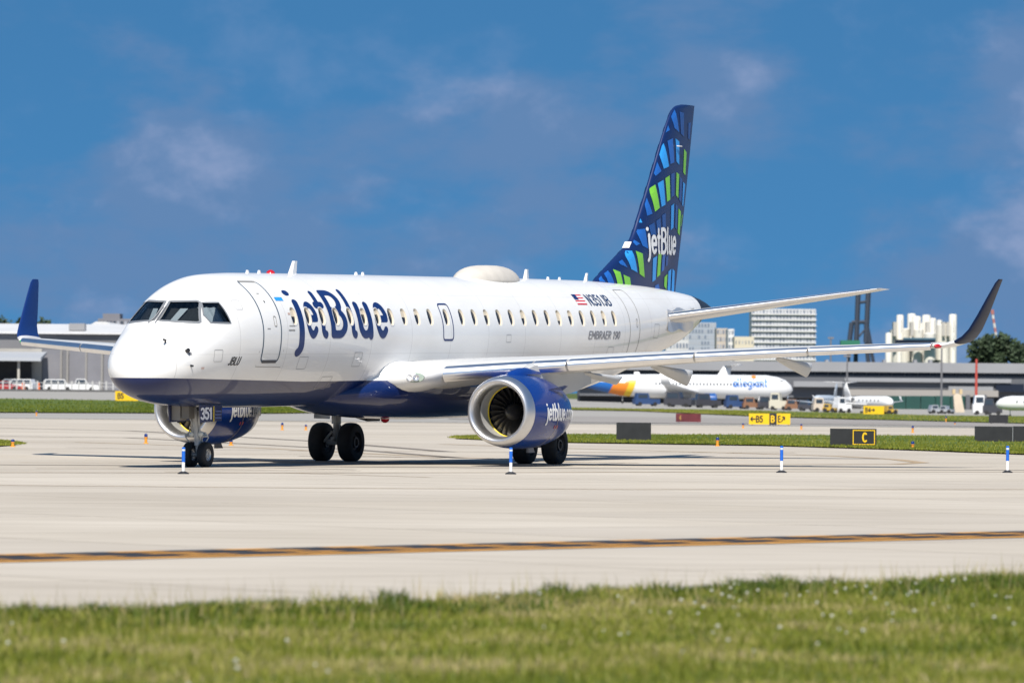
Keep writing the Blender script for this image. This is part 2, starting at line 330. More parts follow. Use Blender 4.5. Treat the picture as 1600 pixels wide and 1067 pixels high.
def blades(name, x, y, h, w, tone, label, lean=.35, dz=0.0):
    n = len(x); z = gz(x, y) + dz; th = rng.random(n) * 2 * np.pi; ld = rng.random(n) * 2 * np.pi; l = h * lean * rng.random(n)
    dx, dy = np.cos(th) * w / 2, np.sin(th) * w / 2; lx, ly = np.cos(ld) * l, np.sin(ld) * l
    V = np.empty((n, 5, 3)); V[:, 0] = np.stack([x - dx, y - dy, z], 1); V[:, 1] = np.stack([x + dx, y + dy, z], 1)
    V[:, 2] = np.stack([x + dx * .8 + lx * .4, y + dy * .8 + ly * .4, z + h * .55], 1); V[:, 3] = np.stack([x - dx * .8 + lx * .4, y - dy * .8 + ly * .4, z + h * .55], 1)
    V[:, 4] = np.stack([x + lx * 1.2, y + ly * 1.2, z + h], 1)
    me = bpy.data.meshes.new(name); me.vertices.add(n * 5); me.vertices.foreach_set('co', V.reshape(-1))
    b5 = (np.arange(n) * 5)[:, None]; loops = np.concatenate([b5 + np.array([[0, 1, 2, 3]]), b5 + np.array([[3, 2, 4]])], 1).reshape(-1)
    me.loops.add(len(loops)); me.loops.foreach_set('vertex_index', loops)
    st = (np.arange(n)[:, None] * 7 + np.array([[0, 4]])).reshape(-1); me.polygons.add(2 * n); me.polygons.foreach_set('loop_start', st); me.polygons.foreach_set('loop_total', np.tile([4, 3], n))
    at_ = me.attributes.new('tone', 'FLOAT', 'POINT'); at_.data.foreach_set('value', np.repeat(np.clip(tone, 0, 1), 5))
    me.materials.append(m_blade); me.update(calc_edges=True)
    o = link(name, me); tag(o, label, 'grass', kind='stuff'); return o
def edge_y(x): return E0.y + (x - E0.x) / ed.x * ed.y
n = 300000
gx = rng.uniform(-7.5, 9.5, n); gy = 33 + rng.random(n) ** .9 * 27
ragged = (vnoise(gx, gy, .9, 3) - .5) * 2.0 + (vnoise(gx, gy, .2, 5) - .5) * .9
keep = (gy < edge_y(gx) + ragged) & (np.abs(gx) < gy * .098 + .6); gx, gy = gx[keep], gy[keep]
clump = vnoise(gx, gy, .55, 1); fine = vnoise(gx, gy, .12, 2); big = vnoise(gx, gy, 2.2, 9)
edge_d = edge_y(gx) - gy; rim = np.exp(-np.abs(edge_d - .6) / 1.1)
gh = (.035 + .15 * clump * fine + .07 * rng.random(len(gx)) ** 3) * (.7 + .7 * rim * vnoise(gx, gy, .7, 18))
tone = .14 + .60 * big + .55 * (vnoise(gx, gy, .8, 4) - .35) + .2 * (vnoise(gx, gy, .3, 14) - .5) + rng.normal(0, .11, len(gx)) - .40 * rim * (vnoise(gx, gy, .9, 15) > .42) + .3 * rim * (vnoise(gx, gy, .7, 16) > .66) + .35 * (rng.random(len(gx)) > .92)
blades('foreground_grass', gx, gy, gh, rng.uniform(.006, .014, len(gx)), tone, 'rough green grass verge in front of the concrete taxiway', .7)
# darker weedy tufts along the pavement edge
nr_ = 45000; tx = rng.uniform(-7.5, 9.5, nr_); td = rng.random(nr_) ** 1.6 * 3.2; ty_ = edge_y(tx) - td + (vnoise(tx, tx * 0, .9, 3) - .5) * 1.6
kk = (vnoise(tx, ty_, .35, 41) + .25 * vnoise(tx, ty_, 1.5, 42)) > .60; tx, ty_ = tx[kk], ty_[kk]
blades('edge_weeds', tx, ty_, rng.uniform(.05, .15, len(tx)) * (.6 + .8 * vnoise(tx, ty_, .5, 43)), rng.uniform(.010, .022, len(tx)), .02 + .22 * vnoise(tx, ty_, .6, 44) + rng.normal(0, .06, len(tx)) + .5 * (vnoise(tx, ty_, .4, 45) > .78), 'dark green weeds and brown dead tufts along the pavement edge', .8)
# tall seed stalks standing up along the verge
ns = 1500; sx = rng.uniform(-6, 8, ns); sy = edge_y(sx) - rng.random(ns) ** 2 * 7 + .2; sh = .12 + .22 * rng.random(ns) ** 2
blades('grass_seed_stalks', sx, sy, sh, np.full(ns, .007), .8 + .2 * rng.random(ns), 'thin tan seed stalks sticking up along the grass verge', .3)
# small pale flowers
mb = MB(); nf = 420
fxs = rng.uniform(-6, 8.5, nf); fys = edge_y(fxs) - .4 - rng.random(nf) * 14
okf = (vnoise(fxs, fys, 1.6, 21) + .25 * (fxs > 1)) > .70
for x_, y_ in zip(fxs[okf], fys[okf]):
    h_ = .09 + .08 * random.random(); r_ = .007 + .008 * random.random()
    mb.add([(x_ + r_ * math.cos(a), y_ - .35 * r_ * math.sin(a), h_ + r_ * math.sin(a)) for a in np.linspace(0, 2 * math.pi, 7)[:-1]] + [(x_, y_ - .006, h_)], [(k, (k + 1) % 6, 6) for k in range(6)])
tag(mb.build('verge_flowers', mat('petal_white', (.72, .70, .62), .6)), 'tiny pale wild flowers dotted through the foreground grass', 'flowers', kind='stuff')

m_turf = surf_mat('mown_turf', [(.3, (.06, .10, .016)), (.55, (.10, .14, .026)), (.8, (.16, .165, .05))], .35, bump=.5)
def turf_strip(name, near, far, label, count, h=(.03, .09), w=.04, dz=.06, t0=.42):
    o = ruled(name, near, far, dz, m_turf, kind=None, cols=40); tag(o, label, 'grass', kind='stuff')
    near = [Vector(p) for p in near]; far = [Vector(p) for p in far]; t = rng.random(count); s = rng.random(count) ** 1.4
    def samp(L, t):
        P = np.array([(p.x, p.y) for p in L]); d = np.concatenate([[0], np.cumsum(np.hypot(*np.diff(P, axis=0).T))]); q = t * d[-1]
        return np.interp(q, d, P[:, 0]), np.interp(q, d, P[:, 1])
    ax, ay = samp(near, t); bx, by = samp(far, t); x = ax + (bx - ax) * s + rng.normal(0, .15, count); y = ay + (by - ay) * s - (s < .1) * rng.random(count) * .8
    tone = t0 + .35 * (vnoise(x, y, 6, 31) - .4) + rng.normal(0, .1, count)
    b = blades(name + '_blades', x, y, rng.uniform(*h, count), np.full(count, w), tone, '', .5, dz - .01); b.parent = o
    for k in ('label', 'category'):
        if k in b: del b[k]
turf_strip('grass_island', gp((712, 686), (800, 690), (900, 692.5), (1200, 697), (1450, 705), (1800, 719)), gp((712, 684.5), (800, 680), (900, 680), (1200, 681), (1450, 682), (1800, 687)), 'green grass island running behind the C sign', 34000)
turf_strip('grass_median', gp((560, 636), (1000, 643), (1200, 652), (1600, 663), (1900, 670)), gp((560, 634), (1000, 640), (1200, 643), (1600, 651), (1900, 656)), 'olive grass strip beyond the far runway at right', 26000, (.05, .14), .07, .1, .55)
turf_strip('grass_infield', gp((-200, 644), (0, 645.5), (240, 646.5), (420, 647), (560, 645)), gp((-200, 623), (0, 624), (240, 628), (420, 636), (560, 643)), 'dark green grass strip below the hangar at left', 30000, (.06, .16), .07, .1, .22)
turf_strip('grass_corner', gp((-150, 699), (0, 698), (24, 696)), gp((-150, 689), (0, 690), (24, 695)), 'small grass corner at the left edge of the taxiway', 5000)

# ---- painted lines and rubber streaks
m_paint = mat('road_paint_yellow', (.55, .26, .035), .7, 0, 0, .25, 4); m_pblack = mat('road_paint_black', (.022, .022, .025), .7, 0, 0, .3, 4)
m_stain = mat('rubber_streak', (.17, .145, .12), .85, 0, 0, .3, 1.5); m_faint = mat('faded_line', (.36, .27, .17), .85, 0, 0, .25, 2)
def ribbon(name, pts, w, dz, M):
    P = [Vector((p[0], p[1], 0)) for p in pts]; v = []; f = []
    for i, p in enumerate(P):
        d = (P[min(i + 1, len(P) - 1)] - P[max(i - 1, 0)]).normalized(); nn = Vector((-d.y, d.x, 0)) * w / 2
        for q in (p - nn, p + nn): v.append((q.x, q.y, float(gz(q.x, q.y)) + dz))
    f = [(2 * i, 2 * i + 1, 2 * i + 3, 2 * i + 2) for i in range(len(P) - 1)]
    o = mesh(name, v, f, M, None, False, fix=False); o['kind'] = 'structure'; return o
L0, L1 = gnd(0, 873), gnd(1600, 835); ld = (L1 - L0).normalized(); ln = Vector((-ld.y, ld.x, 0))
def lpt(s, o): p = L0 + ld * s + ln * o; return (p.x, p.y)
ribbon('hold_line_border', [lpt(-12, .03), lpt(34, .03)], 2.15, .008, m_pblack)
ribbon('hold_line_solid', [lpt(-12, -.85), lpt(34, -.85)], .38, .012, m_paint)
for o_ in (-.25, .32, .86):
    for k in range(26): ribbon('hold_line_dash', [lpt(-12 + k * 1.83, o_), lpt(-12 + k * 1.83 + .84, o_)], .30, .012, m_paint)
def line_px(name, pts, w, M, dz=.01):
    P = [gnd(*p) for p in pts]; return ribbon(name, [(p.x, p.y) for p in P], w, dz, M)
line_px('centre_line', [(-40, 738.5), (400, 739), (800, 738.5), (1200, 737), (1640, 737.5)], .35, m_faint)
line_px('tyre_track', [(-40, 726), (300, 728), (700, 730.5), (1100, 733), (1640, 735)], .5, m_stain)
line_px('tyre_track', [(-40, 758), (500, 763), (1000, 765), (1640, 765)], .25, m_faint)
line_px('taxi_line', [(690, 694), (900, 701), (1100, 706.5), (1300, 712.5), (1400, 718), (1440, 723), (1400, 725.5), (1250, 726), (900, 727)], .45, m_faint)
line_px('taxi_line', [(-40, 690), (120, 691), (400, 700), (640, 712), (900, 722)], .4, m_faint)
line_px('tyre_track', [(-40, 668), (200, 673), (500, 690), (700, 706)], .6, m_stain)
line_px('tyre_track', [(-40, 681), (200, 684), (560, 703), (720, 716)], .5, m_stain)
for k in range(9):                                # faint rubber arcs left by turning aircraft
    v0 = 700 + k * 4.6 + random.uniform(-1, 1); u0 = random.uniform(-40, 500); u1 = u0 + random.uniform(300, 900)
    line_px('tyre_track', [(u0, v0), ((u0 + u1) / 2, v0 + random.uniform(1, 4)), (u1, v0 + random.uniform(2, 9))], random.uniform(.15, .4), m_faint if k % 3 else m_stain, .009)
line_px('runway_edge_stripe', [(1190, 660.5), (1320, 662), (1420, 663.5)], .9, mat('red_brown_paint', (.16, .045, .04), .8), .06)
# ================================================================ THE AIRLINER (measured in metres aft of the nose, to port, up)
AX, AY, AA, APIT, XM = -9.0347, 131.4333, .4193, .0127, 17.3757
SA, CA = math.sin(AA), math.cos(AA)
jet = empty('airliner', (AX + XM * SA, AY + XM * CA, 0)); jet.rotation_euler = (0, APIT, math.atan2(-CA, -SA))
tag(jet, 'white twin-engine passenger jet with navy belly and blue green patterned tail, taxiing', 'airplane')
def A(x, y, z): return (XM - x, y, z)
def amesh(name, v, f, mats, parent=jet, smooth=True, fm=None, fix=True, sharp=None): return mesh(name, [A(*p) for p in v], f, mats, parent, smooth, fm, None, fix, sharp)
def abuild(mb, name, mats, parent=jet, smooth=False, sharp=None):
    mb.v = [A(*p) for p in mb.v]; return mb.build(name, mats, parent, smooth, None, sharp)

def pchip(xs, ys):
    xs = np.array(xs, float); ys = np.array(ys, float); h = np.diff(xs); d = np.diff(ys) / h; mm = np.zeros(len(xs))
    for i in range(1, len(xs) - 1):
        if d[i - 1] * d[i] > 0:
            w1 = 2 * h[i] + h[i - 1]; w2 = h[i] + 2 * h[i - 1]; mm[i] = (w1 + w2) / (w1 / d[i - 1] + w2 / d[i])
    mm[0] = d[0]; mm[-1] = d[-1]
    def f(x):
        x = np.clip(np.asarray(x, float), xs[0], xs[-1]); i = np.clip(np.searchsorted(xs, x) - 1, 0, len(h) - 1); t = (x - xs[i]) / h[i]
        return (2 * t**3 - 3 * t**2 + 1) * ys[i] + (t**3 - 2 * t**2 + t) * h[i] * mm[i] + (-2 * t**3 + 3 * t**2) * ys[i + 1] + (t**3 - t**2) * h[i] * mm[i + 1]
    return f
def mk(p):
    g = pchip([math.sqrt(a) for a, b in p], [b for a, b in p]); return lambda x: g(np.sqrt(np.maximum(x, 0)))
ztop = mk([(0,2.56),(.04,2.80),(.15,2.99),(.35,3.17),(.7,3.40),(1.1,3.61),(1.4,3.77),(1.7,4.0),(2.1,4.31),(2.5,4.55),(3,4.73),(3.6,4.84),(4.3,4.88),(5.2,4.905),(8.4,4.92),(14,4.93),(23,4.93),(26.56,4.918),(27.93,4.894),(30.74,4.82),(33.15,4.69),(34.88,4.55),(35.4,4.48),(36.1,4.34),(36.5,4.22)])
zbot = mk([(0,2.56),(.04,2.34),(.15,2.16),(.35,2.00),(.7,1.86),(1.2,1.76),(1.8,1.70),(2.6,1.66),(3.6,1.63),(5.2,1.60),(9,1.6),(23,1.6),(25,1.70),(27,1.93),(29,2.27),(31,2.66),(33.19,3.067),(34.17,3.328),(35.15,3.686),(35.65,3.89),(36.5,4.05)])
wid = mk([(0,0),(.04,.29),(.15,.53),(.35,.745),(.7,.955),(1.2,1.135),(1.8,1.265),(2.6,1.375),(3.5,1.45),(4.5,1.49),(5.5,1.505),(24,1.505),(26,1.44),(28,1.30),(30,1.12),(32,.90),(34,.66),(35.4,.42),(36.1,.26),(36.5,.17)])
zcen = mk([(0,2.56),(.35,2.60),(1,2.75),(2,3.05),(3,3.26),(4,3.37),(5.2,3.42),(24,3.42),(27,3.52),(29,3.62),(31,3.74),(33,3.88),(35,4.07),(36.5,4.14)])
def side_y(x, z):
    zc = float(zcen(x)); h = float(ztop(x)) - zc if z > zc else zc - float(zbot(x)); t = min(1, abs(z - zc) / max(h, 1e-4)); return float(wid(x)) * math.sqrt(max(0, 1 - t * t))
def impl(x, y, z):
    zc = float(zcen(x)); h = float(ztop(x)) - zc if z > zc else zc - float(zbot(x)); return (y / max(float(wid(x)), 1e-4))**2 + ((z - zc) / max(h, 1e-4))**2 - 1
def nose_x(y, z):
    lo, hi = .02, 5.0
    for _ in range(40):
        m_ = (lo + hi) / 2
        if impl(m_, y, z) > 0: lo = m_
        else: hi = m_
    return hi
def fnorm(p, e=.01):
    x, y, z = p; g = Vector((impl(x + e, y, z) - impl(x - e, y, z), impl(x, y + e, z) - impl(x, y - e, z), impl(x, y, z + e) - impl(x, y, z - e))); return g.normalized()
def fs(x, z, eps=.004):                          # a point on the port side of the hull
    p = Vector((x, side_y(x, z), z)); return p + fnorm(p) * eps
def ring(x, n=96):
    zc, zt, zb, w = float(zcen(x)), float(ztop(x)), float(zbot(x)), float(wid(x)); R = []
    for k in range(n):
        a = 2 * math.pi * k / n; c, s = math.cos(a), math.sin(a); R.append((x, w * c, zc + ((zt - zc) if s > 0 else (zc - zb)) * s))
    return R
# hull paint: white above, navy below a line that runs out under the tail
hull = bpy.data.materials.new('hull_two_tone_paint'); hull.use_nodes = True; t = hull.node_tree; b = t.nodes['Principled BSDF']
c = t.nodes.new('ShaderNodeTexCoord'); s = t.nodes.new('ShaderNodeSeparateXYZ'); t.links.new(c.outputs['Object'], s.inputs[0])
def mr(a, b_, c_, d):
    n_ = t.nodes.new('ShaderNodeMapRange'); n_.inputs[1].default_value = a; n_.inputs[2].default_value = b_; n_.inputs[3].default_value = c_; n_.inputs[4].default_value = d; t.links.new(s.outputs['X'], n_.inputs[0]); return n_
def mth(op, a, b_):
    n_ = t.nodes.new('ShaderNodeMath'); n_.operation = op
    for i, q in enumerate((a, b_)):
        if isinstance(q, (int, float)): n_.inputs[i].default_value = q
        elif q is not None: t.links.new(q, n_.inputs[i])
    return n_.outputs[0]
l1 = mr(XM - 7, XM - .3, 2.235, 2.365); l2 = mr(XM - 30, XM - 22, -1.0, 0.0)
line = mth('ADD', l1.outputs[0], l2.outputs[0]); isw = mth('GREATER_THAN', s.outputs['Z'], line)
nz = t.nodes.new('ShaderNodeTexNoise'); nz.inputs['Scale'].default_value = .9; nz.inputs['Detail'].default_value = 8; nz.inputs['Roughness'].default_value = .6; mpn = t.nodes.new('ShaderNodeMapping'); mpn.inputs['Scale'].default_value = (.5, 1, 1.6)
t.links.new(c.outputs['Object'], mpn.inputs[0]); t.links.new(mpn.outputs[0], nz.inputs['Vector'])
rw = t.nodes.new('ShaderNodeValToRGB'); rw.color_ramp.elements[0].position = .3; rw.color_ramp.elements[1].position = .55; rw.color_ramp.elements[0].color = (.78, .77, .75, 1); rw.color_ramp.elements[1].color = (.835, .835, .825, 1); t.links.new(nz.outputs['Fac'], rw.inputs[0])
fr = mth('FRACT', mth('MULTIPLY', s.outputs['X'], 1 / 2.39), None); seam = mth('LESS_THAN', fr, .009)
mx1 = t.nodes.new('ShaderNodeMix'); mx1.data_type = 'RGBA'; ls = mth('ADD', mth('LESS_THAN', mth('ABSOLUTE', mth('SUBTRACT', s.outputs['Z'], 4.42), None), .006), mth('LESS_THAN', mth('ABSOLUTE', mth('SUBTRACT', s.outputs['Z'], 2.92), None), .008)); t.links.new(mth('MINIMUM', mth('ADD', mth('MULTIPLY', seam, .5), mth('MULTIPLY', ls, .3)), 1.0), mx1.inputs['Factor']); t.links.new(rw.outputs[0], mx1.inputs['A']); mx1.inputs['B'].default_value = (.45, .44, .43, 1)
mx2 = t.nodes.new('ShaderNodeMix'); mx2.data_type = 'RGBA'; t.links.new(isw, mx2.inputs['Factor']); mx2.inputs['A'].default_value = (*NAVY, 1); t.links.new(mx1.outputs['Result'], mx2.inputs['B'])
t.links.new(mx2.outputs['Result'], b.inputs['Base Color']); b.inputs['Roughness'].default_value = .42; b.inputs['Specular IOR Level'].default_value = .3; b.inputs['Coat Weight'].default_value = .6; b.inputs['Coat Roughness'].default_value = .03

interior = mat('dark_interior', (.02, .02, .022), .8)
xs_ = list(np.linspace(.04, 1, 46)**2 * 4) + list(np.arange(4.15, 34.5, .3)) + [34.6]
xs_ = sorted(set(round(float(x), 4) for x in xs_))
v, f = loft([ring(x) for x in xs_]); fus = amesh('fuselage', v, f, [hull, cream, interior])
# window recesses are cut into the hull
WX = [5.8344 + .7969 * i for i in range(11)] + [14.80] + [15.7607 + .7969 * i for i in range(14)]; WZ = 3.85
cut = MB(); N = 20
def oval(x, z, sx, sz, k): a = 2 * math.pi * k / N; c_, s_ = math.cos(a), math.sin(a); return x + sx * abs(c_)**.8 * (1 if c_ > 0 else -1), z + sz * abs(s_)**.8 * (1 if s_ > 0 else -1)
for x in WX:
    o_ = [oval(x, WZ, .165, .225, k) for k in range(N)]; i_ = [oval(x, WZ, .118, .175, k) for k in range(N)]
    R0 = [tuple(fs(a, b_, .06)) for a, b_ in [oval(x, WZ, .20, .265, k) for k in range(N)]]; R1 = [tuple(fs(a, b_, -.05)) for a, b_ in i_]
    vv, ff = loft([R0, R1]); cut.add(vv, ff, 1)
PF = [(.055, 4.185), (.66, 4.20), (.74, 4.16), (.955, 3.70), (.92, 3.675), (.06, 3.73)]              # windshield pane, seen from the front (y, z)
PS = [(2.22, 4.16), (2.64, 4.165), (2.70, 3.67), (2.02, 3.675), (1.98, 3.86)]                     # side pane, seen from the side (x, z)
def dens(P, step=.08):
    Q = []
    for a, b_ in zip(P, P[1:] + P[:1]):
        n_ = max(1, int(math.dist(a, b_) / step)); Q += [tuple(np.array(a) + (np.array(b_) - np.array(a)) * k / n_) for k in range(n_)]
    return Q
def front_pt(y, z, eps): p = Vector((nose_x(y, z), y, z)); return p + fnorm(p) * eps
for sgn in (1, -1):
    P = dens(PF); vv, ff = loft([[(nose_x(sgn * y, z) - .30, sgn * y, z) for y, z in P], [tuple(Vector((nose_x(sgn * y, z) + .30, sgn * y, z))) for y, z in P]]); cut.add(vv, ff, 2)
    P = dens(PS); vv, ff = loft([[(x, sgn * (side_y(x, z) + .14), z) for x, z in P], [(x, sgn * (side_y(x, z) - .20), z) for x, z in P]]); cut.add(vv, ff, 2)
cutter = abuild(cut, 'cutter', [hull, cream, interior], None); cutter.parent = jet
bo = fus.modifiers.new('cut', 'BOOLEAN'); bo.operation = 'DIFFERENCE'; bo.object = cutter; bo.solver = 'EXACT'; bo.use_self = True
try: bo.material_mode = 'TRANSFER'
except Exception: pass
dg = bpy.context.evaluated_depsgraph_get(); me2 = bpy.data.meshes.new_from_object(fus.evaluated_get(dg)); fus.modifiers.clear(); old = fus.data; fus.data = me2; me2.name = 'fuselage'
bpy.data.objects.remove(cutter); bpy.data.meshes.remove(old); me2.set_sharp_from_angle(angle=math.radians(35))

for k_, x in enumerate(WX):
    R = [tuple(fs(*oval(x, WZ, .122, .178, k), -.040)) for k in range(N)]
    cw = amesh('cabin_window', R, [tuple(range(N))], glassdark, fus, False)
    if k_ in (0, 5, 6, 8, 9, 14, 17, 20, 21, 24):               # blind drawn part of the way
        d_ = random.uniform(.2, .75); zz0 = WZ + .178 - .356 * d_; P = [q for q in [oval(x, WZ, .112, .168, k) for k in range(N)] if q[1] > zz0]
        P = sorted(P, key=lambda q: math.atan2(q[1] - (WZ + .05), q[0] - x))
        amesh('window_blind', [tuple(fs(a, b_, -.036)) for a, b_ in P], [tuple(range(len(P)))], cream, fus, False)
def ribbon_on(pts, w, M, name, parent=fus, closed=False, eps=.004, fn=None):
    fn = fn or fs; P = [Vector(fn(*p, eps)) for p in pts]; v_ = []; n = len(P)
    for i, p in enumerate(P):
        d = (P[(i + 1) % n] - P[i - 1]) if closed else (P[min(i + 1, n - 1)] - P[max(i - 1, 0)])
        sd_ = fnorm(p).cross(d.normalized()) * w / 2; v_ += [tuple(p - sd_), tuple(p + sd_)]
    f_ = [(2 * i, 2 * i + 1, (2 * i + 3) % (2 * n), (2 * i + 2) % (2 * n)) for i in range(n if closed else n - 1)]
    return amesh(name, v_, f_, M, parent, False, fix=False)
glass = bpy.data.materials.new('windshield_glass'); glass.use_nodes = True; t = glass.node_tree; t.nodes.clear()
o_ = t.nodes.new('ShaderNodeOutputMaterial'); g_ = t.nodes.new('ShaderNodeBsdfGlossy'); g_.inputs['Roughness'].default_value = 0.0; tr_ = t.nodes.new('ShaderNodeBsdfTransparent'); tr_.inputs[0].default_value = (.62, .68, .70, 1); fr_ = t.nodes.new('ShaderNodeFresnel'); fr_.inputs[0].default_value = 1.6; mx_ = t.nodes.new('ShaderNodeMixShader')
t.links.new(fr_.outputs[0], mx_.inputs[0]); t.links.new(tr_.outputs[0], mx_.inputs[1]); t.links.new(g_.outputs[0], mx_.inputs[2]); t.links.new(mx_.outputs[0], o_.inputs[0])
m_frame = mat('windshield_frame', (.30, .31, .32), .4, .5); m_visor = mat('cockpit_blind', (.50, .52, .56), .7)
for sgn in (1, -1):
    P = dens(PF); nP = len(P); cxy = np.mean(PF, 0)
    v_ = []; f_ = []
    for q in range(5):
        for y, z in P: yy, z_ = cxy[0] + (y - cxy[0]) * (1 - q / 5), cxy[1] + (z - cxy[1]) * (1 - q / 5); v_.append(tuple(front_pt(sgn * yy, z_, -.008)))
    v_.append(tuple(front_pt(sgn * cxy[0], cxy[1], -.008)))
    for q in range(4): f_ += [(q * nP + k, q * nP + (k + 1) % nP, (q + 1) * nP + (k + 1) % nP, (q + 1) * nP + k) for k in range(nP)]
    f_ += [(4 * nP + k, 4 * nP + (k + 1) % nP, 5 * nP) for k in range(nP)]
    ws = amesh('windshield', v_, f_, glass, fus)
    ribbon_on([(sgn * y, z) for y, z in P], .075, m_frame, 'windshield_frame', fus, True, .005, front_pt)
    P2 = dens(PS); fsd = lambda x, z, e: (lambda q: Vector((q[0], sgn * q[1], q[2])))(fs(x, z, e))
    amesh('side_window', [tuple(fsd(x, z, -.008)) for x, z in P2], [tuple(range(len(P2)))], glass, fus, False)
    ribbon_on(P2, .045, m_frame, 'side_window_frame', fus, True, .005, fsd)
    # pale sun blinds and dark seat backs behind the panes
    vb = MB()
    for k in range(5):
        x0 = 2.12 + .1 * k; vb.add([tuple(fsd(x0, 4.12, -.10 - .03 * (k % 2))), tuple(fsd(x0 + .1, 4.12, -.10 - .03 * ((k + 1) % 2))), tuple(fsd(x0 + .1, 3.72, -.10 - .03 * ((k + 1) % 2))), tuple(fsd(x0, 3.72, -.10 - .03 * (k % 2)))], [(0, 1, 2, 3)])
    abuild(vb, 'side_curtain', m_visor, fus)
    vb = MB(); vb.add([tuple(front_pt(sgn * y, z, -.16)) for y, z in [(.33, 4.14), (.52, 4.14), (.40, 3.78), (.22, 3.78)]], [(0, 1, 2, 3)]); abuild(vb, 'sun_visor', m_visor, fus)
# wipers
for sgn in (1, -1):
    w_ = MB().tube([tuple(front_pt(sgn * .10 - .05, 3.66, .02)), tuple(front_pt(sgn * .05 - .02, 3.76, .035)), tuple(front_pt(sgn * .03 + .02, 4.05, .035))], .014, 6); abuild(w_, 'wiper', grey_m, fus)

# doors and their outlines
def rrect(x0, x1, z0, z1, r=.12, n=5, zs=14):
    P = [];
    for cx, cz, a0 in ((x1 - r, z1 - r, 0), (x0 + r, z1 - r, 90), (x0 + r, z0 + r, 180), (x1 - r, z0 + r, 270)):
        P += [(cx + r * math.cos(math.radians(a0 + 90 * k / n)), cz + r * math.sin(math.radians(a0 + 90 * k / n))) for k in range(n + 1)]
    return dens(P, .09)
dl = mat('door_outline', (.03, .07, .12), .4); dl2 = mat('door_outline_grey', (.28, .27, .25), .5)
ribbon_on(rrect(4.13, 5.05, 2.74, 4.69), .05, dl, 'passenger_door_outline', fus, True)
ribbon_on([(x, 4.68) for x in np.linspace(4.2, 5.0, 8)], .07, dl2, 'door_top_seal', fus, False, .006)
ribbon_on([(x, 2.74) for x in np.linspace(4.22, 4.96, 8)], .08, mat('door_sill', (.05, .055, .07), .4), 'door_sill', fus, False, .007)
ribbon_on([(3.98, 3.0), (3.97, 2.62), (5.3, 2.60), (5.24, 3.03)], .018, dl2, 'scuff_plate_outline', fus)
ribbon_on(rrect(4.72, 4.84, 3.60, 3.84, .04), .022, dl2, 'door_handle', fus, True, .006)
ribbon_on(rrect(27.36, 28.22, 2.80, 4.66, .12), .035, dl2, 'service_door_outline', fus, True)
ribbon_on(rrect(27.93, 28.04, 3.62, 3.84, .04), .02, dl2, 'door_handle', fus, True, .006)
ribbon_on(rrect(14.50, 15.12, 3.26, 4.19, .10), .05, letter_blue, 'overwing_exit_outline', fus, True)
def patch(P, M, name, eps=.005, parent=None): return amesh(name, [tuple(fs(x, z, eps)) for x, z in P], [tuple(range(len(P)))], M, parent or fus, False)
patch([(5.2, 4.31), (5.62, 4.31), (5.62, 4.22), (5.2, 4.22)], light_m, 'door_placard')
for x, z, w, h, M in ((5.55, 3.93, .12, .05, mat('placard_tan', (.5, .35, .3), .6)), (5.5, 3.62, .30, .02, dl2), (5.45, 3.52, .34, .03, dl2), (4.45, 4.4, .12, .02, dl2), (4.33, 3.55, .16, .02, dl2), (4.55, 4.22, .05, .05, black), (1.0, 2.98, .10, .07, grey_m), (1.45, 2.62, .12, .05, mat('placard_pink', (.6, .45, .4), .6))):
    patch([(x, z), (x + w, z), (x + w, z - h), (x, z - h)], M, 'placard')
# lettering on the hull
def girth(x0, z0, eps=.005):
    def pl(s_, t_):
        x = x0 + s_; zc = float(zcen(x)); h = float(ztop(x)) - zc if z0 > zc else zc - float(zbot(x)); th = math.asin(max(-1, min(1, (z0 - zc) / h))) + t_ / 1.508
        z = zc + (float(ztop(x)) - zc if th > 0 else zc - float(zbot(x))) * math.sin(th); return A(*fs(x, z, eps))
    return pl
G['j'] = (.22, [[(.15, .70), (.15, -.10)] + arc(.05, -.10, .10, .15, 0, -80, 8), [(.055, .93), (.075, .93)]])
CAP = 1.27
for ch, xl, xr in (('j', 5.84, 6.33), ('e', 6.46, 7.16), ('t', 7.14, 7.72), ('B', 7.83, 8.80), ('l', 9.0, 9.34), ('u', 9.42, 10.26), ('e', 10.43, 11.20)):
    V_, F_ = glyph(ch, .071, .02); P = np.array(V_); x0, x1 = P[:, 0].min(), P[:, 0].max(); pl = girth(0, 3.33)
    W_ = [pl(xl + (p[0] - x0) / (x1 - x0) * (xr - xl), p[1] * CAP) for p in V_]
    F_ = [q for q in F_ if not any(((XM - sum(W_[i][0] for i in q) / len(q) - wx) / .17)**2 + ((sum(W_[i][2] for i in q) / len(q) - WZ) / .23)**2 < 1 for wx in WX[:8])]
    o = mesh('letter', W_, F_, letter_blue, fus, False, fix=False)
# cut the lettering away where the cabin windows are (thin white surrounds sit over it)
for x in WX[:8]:
    v_ = []
    for k in range(N): v_ += [tuple(fs(*oval(x, WZ, .155, .215, k), .007)), tuple(fs(*oval(x, WZ, .176, .236, k), .007))]
    amesh('window_surround', v_, [(2 * k, 2 * k + 1, (2 * k + 3) % (2 * N), (2 * k + 2) % (2 * N)) for k in range(N)], white, fus, False, fix=False)
lettering('JBLU', girth(2.56, 2.66), .27, .20, black, fus, .075, .05, .03, .25)
lettering('N351JB', girth(24.72, 4.20), .57, .40, mat('reg_blue', (.02, .05, .13), .4), fus, .07, .04, .03, -.1)
lettering('EMBRAER 190', girth(24.0, 3.28), .44, .20, mat('type_grey', (.22, .22, .24), .4), fus, .075, .05, .03, .2)
